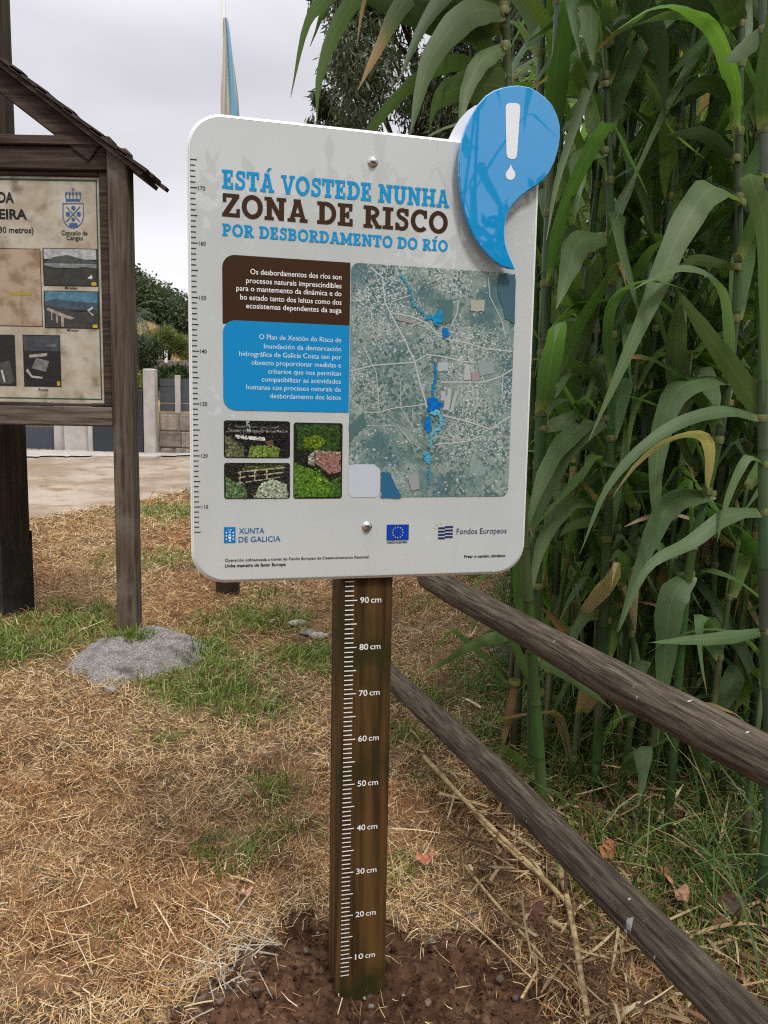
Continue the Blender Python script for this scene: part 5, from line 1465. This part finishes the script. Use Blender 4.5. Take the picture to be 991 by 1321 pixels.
# the thicket behind
TH = []
tries = 0
while len(TH) < 80 and tries < 9000:
    tries += 1
    y_ = 2.6 + 4.6 * random.random() ** 1.3; x_ = random.uniform(.17 * y_ + .06, .60 * y_ + .75)
    if dfence(x_, y_) < .55: continue
    if any((x_ - a) ** 2 + (y_ - c) ** 2 < .026 for a, c in TH): continue
    TH.append((x_, y_))
for i, (x_, y_) in enumerate(TH):
    g = Hf(x_, y_); lx, ly = random.uniform(-.11, .11), random.uniform(-.10, .06)
    r0 = random.uniform(.010, .017); hh = random.uniform(2.6, 3.1) + .12 * max(0, y_ - 2.6)
    if x_ < .23 * y_: lx = abs(lx) * .4
    P = [(x_, y_, g), (x_ + lx * .3, y_ + ly * .3, g + 1.0), (x_ + lx * 1.2, y_ + ly * 1.2, g + 2.1)]
    cane(P, r0, 'tall green cane standing deep in the dense thicket behind the rail fence', GC, random.uniform(.2, .5), 1.0, top_z=hh, Lr=(.5, .9), twice=(i % 2 == 0))
# the bed goes on beside the photographer (mirrored in the gloss of the sign)
for i, (x_, y_) in enumerate(((1.6, .05), (1.5, -.45), (1.85, -.2), (1.7, -1.0), (2.2, -.7), (1.35, -1.2))):
    g = Hf(x_, y_); lx, ly = random.uniform(0, .12), random.uniform(-.10, .06)
    cane([(x_, y_, g), (x_ + lx * .3, y_, g + 1.0), (x_ + lx, y_ + ly, g + 2.1)], .014, 'tall green cane in the bed beside the photographer, mirrored in the blue drop', 'canes beside the photographer', .8, .8, top_z=3.1)

# ------------------------------------------------------------------ trees beyond
def leaf_cloud(b, centres, n_, size, cols, asp=.25, droop=0.4):
    """many leaf-sized quads in clumps"""
    V = []; F = []; CC = []
    cs = np.array([c[:3] for c in centres]); rs = np.array([c[3] for c in centres])
    pick = rng.choice(len(cs), n_, p=rs ** 2 / (rs ** 2).sum())
    dirs = rng.normal(0, 1, (n_, 3)); dirs /= np.linalg.norm(dirs, axis=1)[:, None]
    rad = rng.random(n_) ** .45
    P = cs[pick] + dirs * (rs[pick] * rad)[:, None]
    d = rng.normal(0, 1, (n_, 3)); d[:, 2] -= droop * 2; d /= np.linalg.norm(d, axis=1)[:, None]
    s_ = np.cross(d, rng.normal(0, 1, (n_, 3))); s_ /= np.linalg.norm(s_, axis=1)[:, None]
    L = size * rng.uniform(.6, 1.4, n_)[:, None]
    v = np.stack([P, P + d * L * .5 + s_ * L * asp * .5, P + d * L, P + d * L * .5 - s_ * L * asp * .5], 1)
    clump = rng.uniform(.7, 1.25, len(cs))
    c = np.array(cols)[rng.integers(0, len(cols), n_)] * (rng.uniform(.8, 1.2, n_) * clump[pick])[:, None]
    return v.reshape(-1, 3), np.arange(n_ * 4).reshape(-1, 4), np.repeat(c, 4, 0)
def tree(name, label, x_, y_, h, crown_z, rx, rz, n_clump, n_leaf, size, cols, cat='tree', group=None, asp=.25, droop=.4, trunk=.12, clump=.32):
    g = Hf(x_, y_)
    root = thing(name, label, cat, (x_, y_, g), 0, group)
    b = MB(); top = Vector((random.uniform(-.2, .2), 0, h * .85))
    b.tube([(0, 0, -.1), (top.x * .3, 0, h * .3), (top.x * .7, 0, h * .6), top], [trunk, trunk * .8, trunk * .5, trunk * .12], 8)
    cen = []
    for i in range(n_clump):
        while True:
            q = Vector((random.uniform(-1, 1), random.uniform(-1, 1), random.uniform(-1, 1)))
            if q.length < 1: break
        c = Vector((q.x * rx, q.y * rx, crown_z + q.z * rz))
        cen.append((c.x, c.y, c.z, random.uniform(.6, 1.25) * rx * clump))
        if i % 3 == 0:
            s_ = Vector((top.x * .5, 0, max(.2, c.z - rz * random.uniform(.4, .9))))
            b.tube([s_, s_.lerp(c, .5) + Vector((0, 0, .1)), c], [trunk * .4, trunk * .25, trunk * .08], 5)
    b.build('trunk', MT['bark'], root, smooth=True)
    v, f, c = leaf_cloud(None, cen, n_leaf, size, cols, asp, droop)
    o = fast_mesh('crown', v, f, MT['tree_leaf'], c); o.parent = root
    return root
TC = [(.058, .074, .038), (.075, .092, .048), (.042, .058, .028), (.098, .108, .062)]
GT = 'trees beyond the cane thicket'
tree('tree', 'dark feathery tree whose crown shows above the top edge of the panel', .42, 14.5, 9.5, 7.0, 2.0, 2.3, 64, 32000, .15, TC, group=GT, asp=.22, droop=.7, clump=.26)
tree('tree', 'small tree top peeping over the panel left of the dark feathery crown', -1.38, 15.0, 7.2, 6.4, .45, .75, 9, 1500, .15, TC, group=GT, asp=.22, droop=.7, clump=.4)
tree('tree', 'broad dark tree above the blue drop', 3.0, 13.0, 10.5, 7.0, 2.2, 3.0, 50, 26000, .17, TC, group=GT, asp=.22, droop=.7, clump=.26)
tree('tree', 'grey green weeping tree seen between the cane tops', 5.6, 12.0, 9.0, 6.0, 2.3, 3.0, 48, 24000, .17, [(.06, .075, .045), (.075, .085, .055), (.04, .052, .03)], group=GT, asp=.2, droop=.9, clump=.27)
tree('tree', 'low dark tree filling the gap behind the canes right of the panel', 3.2, 9.2, 4.6, 2.4, 1.7, 2.2, 34, 10000, .15, TC, group=GT, asp=.3, clump=.3)
tree('tree', 'bushy dark tree behind the rightmost canes', 6.0, 9.0, 5.2, 2.7, 1.8, 2.4, 34, 9000, .16, TC, group=GT, asp=.3, clump=.3)

# ------------------------------------------------------------------ houses' boundary across the road
gy = 14.2
gx0 = at(188, 580, gy).x; gx1 = at(203, 580, gy).x
ghz = Hf(gx0, gy)
ztp = at(195, 476, gy).z
gp = MB(); gp.box(gx0, gx1, gy - .10, gy + .10, ghz - .2, ztp, b=.015)
o = gp.build('gate_pillar', MT['pale_concrete']); tag(o, 'pale concrete gate pillar beside the grey slatted fence across the road', 'pillar')
# stone wall to the right, slatted fence on top
wz = at(230, 532, gy + .1).z
wl = thing('stone_wall', 'low granite block wall under the grey slatted fence across the road', 'wall', (gx1, gy + .05, ghz))
b = MB(); b.box(.02, 6.0, .02, .34, -.3, wz - ghz - .02); b.build('core', MT['mortar'], wl)
b = MB(); zc = -.15; row = 0
while zc < wz - ghz - .05:
    hrow = min(random.uniform(.26, .34), wz - ghz - zc); xc = .02 + random.uniform(-.1, .0)
    while xc < 6.0:
        L_ = random.uniform(.32, .6)
        x0_ = max(.021, xc)
        k_ = random.uniform(.75, 1.25)
        b.box(x0_ + .004, min(xc + L_, 6.0) - .004, -.005 + random.uniform(-.012, .012), .30, zc + .004 + random.uniform(0, .01), zc + hrow - .004, b=random.uniform(.012, .03), col=(k_, k_ * .97, k_ * .93)); xc += L_
    zc += hrow
b.build('blocks', MT['wall_stone'], wl)
sf = thing('slatted_fence', 'grey horizontal slat fence with concrete posts on the stone wall', 'fence', (gx1, gy + .17, wz))
b = MB()
zf = at(230, 491, gy).z + .03
z = .03; hgt = (zf - wz)
for k in range(4):
    s0 = .02 + k * hgt / 4
    b.box(.02, 6.0, -.02, .02, s0, s0 + hgt / 4 - .009)
b.build('slats', MT['slat_grey'], sf)
for xx in (at(227, 480, gy).x - gx1, at(227, 480, gy).x - gx1 + 1.15, at(227, 480, gy).x - gx1 + 2.3, at(227, 480, gy).x - gx1 + 3.45, at(227, 480, gy).x - gx1 + 4.6):
    b = MB(); b.box(xx - .05, xx + .05, -.085, -.022, -.012, hgt + .07, b=.006); b.build('fence_post', MT['pale_concrete'], sf)
# gate to the left of the pillar
gl = thing('metal_gate', 'dark metal gate with a letterbox between the pillar and the white wall', 'gate', (gx0, gy, ghz))
b = MB(); b.box(-.95, -.03, -.025, .025, .04, at(180, 503, gy).z - ghz, b=.006); b.build('gate_leaf', MT['gate_dark'], gl)
b = MB(); b.box(-.30, -.16, -.10, -.026, .95, 1.22, b=.01); b.build('letterbox', MT['ink_black'], gl)
b = MB(); b.box(-1.04, -.96, -.05, .05, -.05, 1.95, b=.01); b.build('gate_post', MT['pale_concrete'], gl)
# step in front of the gate
b = MB(); b.box(-1.0, .45, -.75, .0, -.10, .05, b=.012); o = b.build('doorstep', MT['pale_concrete'], loc=(gx0, gy - .12, ghz - .03)); tag(o, 'flat concrete doorstep at the foot of the dark metal gate', 'doorstep')
# rendered wall and garage
ax0, ax1 = at(90, 570, 14.6).x, gx0 - 1.06
b = MB(); b.box(ax0, ax1, 14.35, 14.6, Hf(ax0, 14.4) - .3, 2.35, b=.01)
o = b.build('rendered_wall', MT['pale_concrete']); tag(o, 'plain pale rendered wall between the garage door and the gate', 'wall')
gr = thing('garage', 'pale garage with a wide grey sectional door across the dirt road', 'garage', (at(35, 570, 14.7).x - 1.3, 14.62, Hf(-7, 14.6)))
gw = ax0 - gr.location.x
b = MB(); b.box(-2.2, -1.55, .0, 4, -.3, 2.9); b.box(gw - .30, gw - .002, .0, 4, -.3, 2.9); b.box(-1.55, gw - .30, .002, 4, 2.3, 2.9); b.build('wall', MT['pale_concrete'], gr)
b = MB()
for k in range(5): b.box(-1.54, gw - .31, .16 + 0.0, .22, .0 + k * .46, .452 + k * .46, b=.006)
b.build('garage_door', MT['garage_dark'], gr)
b = MB(); b.box(-2.4, gw + .1, -.15, 4.2, 2.903, 3.05, b=.02); b.build('roof', MT['slat_grey'], gr)
sheet('driveway', gr.location.x - 2.2, ax0 + 2.4, 12.6, 14.5, .15, lambda x, y: (y > 12.9 + .35 * np.clip(x - ax0 + .4, 0, 9)) & (y < 14.4), lambda x, y: .035 + 0 * x, MT['pale_concrete'])

# hill and its trees
def hill_z(x, y):
    t = np.clip((y - 18) / 42, 0, 1.0)
    ridge = 11.3 - .72 * (x + 19) * np.clip(t, 0, 1)
    ridge = np.clip(ridge, 3.0, 16)
    return .7 + t ** 1.1 * ridge * 0.80 - 1.0 * np.clip(1 - t * 8, 0, 1) - .25 * np.clip(y - 60, 0, 40)
hx = np.linspace(-75, 45, 70); hy = np.linspace(17.5, 85, 50)
HXm, HYm = np.meshgrid(hx, hy); HZ = hill_z(HXm, HYm) + 1.2 * (fbm(HXm * .15, HYm * .15, 4) - .5) * np.clip((HYm - 20) / 10, 0, 1)
ii = np.arange(70 * 50).reshape(50, 70)
struct(fast_mesh('hill', np.stack([HXm, HYm, HZ], -1).reshape(-1, 3), np.stack([ii[:-1, :-1], ii[:-1, 1:], ii[1:, 1:], ii[1:, :-1]], -1).reshape(-1, 4), MT['hill'], smooth=True))
cen = []
for k in range(620):
    y_ = random.uniform(56, 63); x_ = random.uniform(-.40 * y_, -.20 * y_) if k < 420 else random.uniform(-.42 * y_ - 6, .15 * y_)
    cen.append((x_, y_, float(hill_z(np.array(x_), np.array(y_))) + random.uniform(.2, 1.6), random.uniform(.8, 1.7)))
v, f, c = leaf_cloud(None, cen, 110000, .26, [(.042, .062, .026), (.056, .078, .030), (.030, .046, .022), (.070, .085, .038)], .5, .0)
o = fast_mesh('hillside_wood', v, f, MT['tree_leaf'], c); tag(o, 'dark green wood covering the far hillside', 'woodland', kind='stuff')
# dry bank in front of the wood
n = 16000
y_ = rng.uniform(26, 53, n); x_ = rng.uniform(-.36, -.16, n) * y_
P = np.stack([x_, y_, hill_z(x_, y_) + 0.0], 1)
C = np.array([(.42, .30, .16), (.34, .26, .12), (.5, .40, .25), (.40, .26, .13)])[rng.integers(0, 4, n)] * rng.uniform(.7, 1.2, (n, 1))
strips('bank_grass', P, rng.uniform(0, 6.28, n), rng.normal(1.2, .3, n), rng.uniform(.3, .8, n), rng.uniform(.05, .12, n), rng.normal(.6, .4, n), C.astype(np.float32), MT['straw'], seg=2)
tag(bpy.data.objects['bank_grass'], 'dry yellow grass on the bank below the hillside wood', 'dry grass', kind='stuff')

def shrub(name, label, x_, y_, g, rx, rz, nl, size, cols, asp=.2, group=None):
    root = thing(name, label, 'shrub', (x_, y_, g), 0, group)
    cen = []
    for k in range(16):
        q = Vector((random.uniform(-1, 1), random.uniform(-1, 1), random.uniform(0, 1.0)))
        if q.length > 1.05: q = q.normalized()
        cen.append((q.x * rx, q.y * rx, .25 * rz + q.z * rz, rx * random.uniform(.28, .45)))
    b = MB()
    for k in range(5): b.tube([(0, 0, -.1), (random.uniform(-.3, .3) * rx, 0, .6 * rz)], [.05, .02], 6)
    b.build('stem', MT['bark'], root)
    v, f, c = leaf_cloud(None, cen, nl, size, cols, asp, -.5)
    o = fast_mesh('foliage', v, f, MT['tree_leaf'], c); o.parent = root
    return root
p = at(222, 498, 17); shrub('shrub', 'dark rounded shrub just above the slatted fence', p.x, 17, p.z - .05, .40, .30, 5200, .13, [(.035, .06, .018), (.05, .08, .025), (.028, .045, .015)])
p = at(215, 466, 22); shrub('shrub', 'large olive green bush behind the rounded shrub on the slope', p.x, 22, p.z - .05, .60, .66, 9000, .12, [(.12, .145, .03), (.09, .12, .025), (.15, .165, .04)], .14)
p = at(180, 470, 19); shrub('shrub', 'dark bush beside the gate under the palm', p.x - .2, 19, p.z - .3, .7, .7, 4500, .16, [(.03, .05, .02), (.045, .065, .025)])
p = at(176, 490, 15.5); shrub('shrub', 'yellow green shrub behind the gate', p.x - .1, 15.5, p.z - .4, .35, .5, 2200, .11, [(.16, .19, .05), (.12, .15, .04)])
# retaining wall line on the slope with a white marker
p = at(175, 466, 20.5); q = at(250, 470, 20.5)
b = MB(); b.box(p.x - 3, q.x + 4, 20.4, 20.65, p.z - 1.0, p.z + .03, b=.01)
o = b.build('retaining_wall', MT['wall_stone']); tag(o, 'low grey retaining wall on the slope above the slatted fence', 'wall')
p = at(215, 456, 20.3); b = MB(); b.box(p.x - .032, p.x + .032, 20.2, 20.27, p.z - .25, p.z + .08, b=.008); o = b.build('marker_post', MT['back_white']); tag(o, 'small white marker post on the slope between two bushes', 'post')
# palm
p = at(182, 470, 17.5)
pm = thing('palm_tree', 'grey green palm behind the notice board post', 'palm', (p.x - .25, 17.5, Hf(p.x, 17.5)))
b = MB(); hp = at(186, 408, 17.5).z - pm.location.z; b.tube([(0, 0, -.2), (.05, 0, hp * .5), (0, 0, hp)], [.2, .17, .16], 10); b.build('trunk', MT['bark'], pm)
b = MB()
for k in range(34):
    az = random.uniform(0, 6.28); a = random.uniform(-.3, 1.35); L_ = random.uniform(.55, .95)
    h_ = Vector((math.cos(az), math.sin(az), 0)); pt = Vector((0, 0, hp)); prev = None
    for s_ in range(9):
        nx_ = pt + (h_ * math.cos(a) + Vector((0, 0, math.sin(a)))) * L_ / 9; a -= .17
        sd_ = Vector((-h_.y, h_.x, 0))
        for sg in (-1, 1):
            for rep in range(2):
                qd = (nx_ - pt) * (rep * .5) + pt
                tipp = qd + sd_ * sg * .24 * (1 - s_ / 12) + (nx_ - pt) * 1.4 - Vector((0, 0, .06))
                cc_ = random.choice([(.075, .10, .06), (.11, .135, .095), (.055, .08, .045)])
                b.add([qd, qd + (nx_ - pt) * .22, tipp], [(0, 1, 2)], cc_)
        pt = nx_
b.build('fronds', MT['tree_leaf'], pm)

# ------------------------------------------------------------------ small things on the ground
def dry_stick(label, pxs, r, lift=.02, name='dry_cane'):
    P = [gpx(*q) for q in pxs]
    P = [p + Vector((0, 0, lift)) for p in P]
    pts = catmull(P, 24); rr = []; cc = []
    for i in range(25):
        nd = i % 6 == 3
        rr.append(r * (1.22 if nd else 1) * (1 - .25 * i / 24)); cc.append((.55, .5, .45) if nd else (1, 1, 1))
    b = MB(); base = pts[0].copy(); b.tube([p - base for p in pts], rr, 9, cc)
    o = b.build(name, MT['dry_cane'], loc=base, smooth=True); tag(o, label, 'dry cane', 'dry canes lying by the fence'); return o
dry_stick('long dry yellow cane lying under the lower rail', [(547, 986), (610, 1055), (670, 1115), (735, 1182)], .0085, .03)
dry_stick('short dry cane propped against the lower rail pointing at the viewer', [(722, 1136), (738, 1210), (757, 1330)], .0085, .035)
dry_stick('pale split cane beside the long dry yellow one', [(598, 1040), (640, 1090), (720, 1160)], .006, .022)
dry_stick('thin dry twig lying across the soil towards the fence', [(560, 1180), (610, 1215), (690, 1290)], .003, .045)
dry_stick('short pale stick at the edge of the dug soil', [(672, 1312), (694, 1272)], .0035, .045)
dry_stick('pale stick half buried in the grass right of the sign post', [(600, 1130), (640, 1180), (700, 1250)], .0045, .03)
def dead_leaf(label, px_, py_, s_, az, col, lift=.02, tilt=.3):
    p = gpx(px_, py_) + Vector((0, 0, lift + .016)); b = MB()
    n_ = 12; h_ = Vector((math.cos(az), math.sin(az), tilt * .4)); sd_ = Vector((-math.sin(az), math.cos(az), tilt))
    pts = [h_ * (s_ * (i / n_ - .5)) + Vector((0, 0, .006 * math.sin(i * .8))) for i in range(n_ + 1)]
    b.ribbon(pts, [s_ * .62 * max(.04, math.sin(math.pi * (i / n_) ** .7) ** 1.2) * (1 + .08 * math.sin(i * 2.6)) for i in range(n_ + 1)], sd_, .22, col)
    o = b.build('fallen_leaf', MT['dead_leaf'], loc=p, smooth=True); tag(o, label, 'fallen leaf', 'fallen leaves near the fence'); return o
dead_leaf('reddish fallen leaf lying on the grass right of the sign post', 549, 1122, .062, .2, (.40, .16, .095), .024, .3)
dead_leaf('orange brown fallen leaf in the grass behind the lower rail', 783, 1118, .075, 1.0, (.36, .14, .06), .04, .8)
dead_leaf('curled tan fallen leaf right of the orange brown one', 860, 1150, .075, 1.6, (.40, .20, .10), .04, .8)
dead_leaf('brown fallen leaf with a pale edge below the curled tan one', 880, 1172, .065, .8, (.38, .21, .12), .03, .6)
dead_leaf('small dark fallen leaf at the right edge of the litter', 928, 1205, .05, .3, (.25, .10, .06), .02, .3)
dead_leaf('dull brown fallen leaf left of the lower rail', 690, 1198, .075, .7, (.17, .075, .045), .035, .5)
dead_leaf('pinkish scrap of leaf on the straw left of the sign post', 320, 1165, .035, .4, (.45, .27, .20), .02, .3)
dead_leaf('dark purple leaf in the litter behind the rail', 945, 1185, .09, .1, (.10, .05, .045), .03, .4)
def rock(label, px_, py_, rx, rz, col, group=None, lift=0.0, name='stone'):
    p = gpx(px_, py_); b = MB(); vs = []; fs = []; n1, n2 = 12, 8; sd_ = random.randrange(999)
    for j in range(n2 + 1):
        ph = math.pi * j / n2 - math.pi / 2
        for i in range(n1):
            th_ = 2 * math.pi * i / n1
            k_ = 1 + .5 * (float(fbm(np.array([2 + 1.3 * math.cos(th_) + ph]), np.array([2 + 1.3 * math.sin(th_)]), sd_)[0]) - .5)
            vs.append((rx * k_ * math.cos(ph) * math.cos(th_), rx * .75 * k_ * math.cos(ph) * math.sin(th_), rz * k_ * math.sin(ph)))
    for j in range(n2):
        for i in range(n1):
            k = (i + 1) % n1; fs.append((j * n1 + i, j * n1 + k, (j + 1) * n1 + k, (j + 1) * n1 + i))
    b.add(vs, fs, col)
    o = b.build(name, MT['stone'], loc=p + Vector((0, 0, lift + rz * .35)), rot=(0, 0, random.uniform(0, 3)), smooth=True); tag(o, label, 'stone', group); return o
rock('flat pale stone lying on the lawn left of the sign post', 384, 806, .055, .022, (1.2, 1.15, 1.05))
rock('pale stone half hidden behind the sign post', 412, 822, .055, .02, (1.25, 1.2, 1.15))
rock('grey flat stone between the two pale ones', 398, 816, .07, .012, (.6, .6, .6))
rock('grey stone at the foot of the concrete footing', 143, 893, .035, .022, (.8, .78, .75))
GS = 'pebbles on the dug soil'
for px_, py_, r_s, col in ((479, 1311, .009, (.9, .85, .8)), (552, 1307, .014, (.8, .6, .42)), (556, 1225, .010, (.85, .8, .75)), (590, 1205, .009, (.8, .78, .72)), (385, 1192, .008, (.85, .75, .65)), (372, 1280, .010, (.6, .45, .38)), (395, 1238, .012, (.5, .38, .33)), (655, 1255, .012, (.55, .4, .35)),
                          (645, 1275, .015, (.5, .36, .3)), (560, 1225, .006, (1.1, 1.05, 1)), (410, 1215, .006, (1.1, 1, .95)), (285, 1305, .012, (.7, .5, .45)), (520, 1296, .005, (1.2, 1.15, 1.1)), (605, 1225, .006, (.9, .8, .8)), (470, 1300, .006, (1, .95, .9)), (665, 1300, .012, (.45, .33, .28)), (330, 1290, .010, (.55, .4, .33))):
    rock('small pebble lying on the dug brown soil around the sign post', px_, py_, r_s * .85, r_s * .55, tuple(c * .62 for c in col), GS, lift=.022, name='pebble')

GB = 'trees behind the photographer'
for x_, y_, h_ in ((-4.5, -8.5, 5.0), (-.5, -10.0, 5.6), (3.6, -9.0, 5.2), (7.6, -7.0, 5.0), (10.5, -3.0, 5.4)):
    tree('tree', 'bushy tree standing behind the photographer, dark in the gloss of the sign', x_, y_, h_, h_ * .52, 2.3, h_ * .46, 34, 5000, .34, TC, group=GB, asp=.5, clump=.36, droop=.1)
# crumbs of dug soil
n = 5200
x = rng.uniform(-.6, .6, n); y = rng.uniform(1.02, 2.0, n); r = soil_mask(x, y)
k = (r < 1.02) | ((r < 1.2) & (rng.random(n) < .25)); x, y, r = x[k], y[k], r[k]; n = len(x)
ico = np.array([(0, 0, 1), (.9, 0, .2), (.25, .85, .25), (-.75, .5, .2), (-.7, -.55, .25), (.3, -.85, .2), (0, 0, -.7)])
fi = [(0, 1, 2), (0, 2, 3), (0, 3, 4), (0, 4, 5), (0, 5, 1), (6, 2, 1), (6, 3, 2), (6, 4, 3), (6, 5, 4), (6, 1, 5)]
sz = rng.gamma(2.2, .0011, n) + .0012
big = rng.random(n) < .03; sz[big] *= 2.6
z = H(x, y) + np.where(r < 1.06, soil_lift(x, y), 0) + sz * .2
ang = rng.uniform(0, 6.28, n)
v = ico[None] * sz[:, None, None] * rng.uniform(.6, 1.3, (n, 7, 1))
vx = v[..., 0] * np.cos(ang)[:, None] - v[..., 1] * np.sin(ang)[:, None]; vy = v[..., 0] * np.sin(ang)[:, None] + v[..., 1] * np.cos(ang)[:, None]
v = np.stack([vx + x[:, None], vy + y[:, None], v[..., 2] * .8 + z[:, None]], -1)
f = (np.arange(n) * 7)[:, None, None] + np.array(fi)[None]
cc = np.repeat((np.array([(.8, .78, .75), (1.2, 1.15, 1.1), (1.6, 1.5, 1.45), (.55, .5, .5)])[rng.integers(0, 4, n)])[:, None], 7, 1)
o = fast_mesh('soil_crumbs', v.reshape(-1, 3), f.reshape(-1, 3), MT['soil'], cc.reshape(-1, 3)); tag(o, 'loose crumbs of dug brown soil around the post', 'soil', kind='stuff')
# leafy undergrowth inside the thicket
n = 26000
y = rng.uniform(3.2, 8.5, n); x = rng.uniform(.19, .75, n) * y
hgt = rng.random(n) ** 1.6 * np.clip((y - 2.6) * .9, .3, 2.6)
P = np.stack([x, y, H(x, y) + hgt], 1)
C = np.array([(.040, .070, .022), (.060, .095, .030), (.030, .050, .018), (.085, .12, .04)])[rng.integers(0, 4, n)] * rng.uniform(.7, 1.2, (n, 1))
strips('undergrowth', P, rng.uniform(0, 6.28, n), rng.normal(.5, .5, n), rng.uniform(.12, .34, n), rng.uniform(.010, .028, n), rng.normal(1.3, .5, n), C.astype(np.float32), MT['grass'], seg=4)
tag(bpy.data.objects['undergrowth'], 'tangled leafy undergrowth filling the cane thicket', 'undergrowth', kind='stuff')
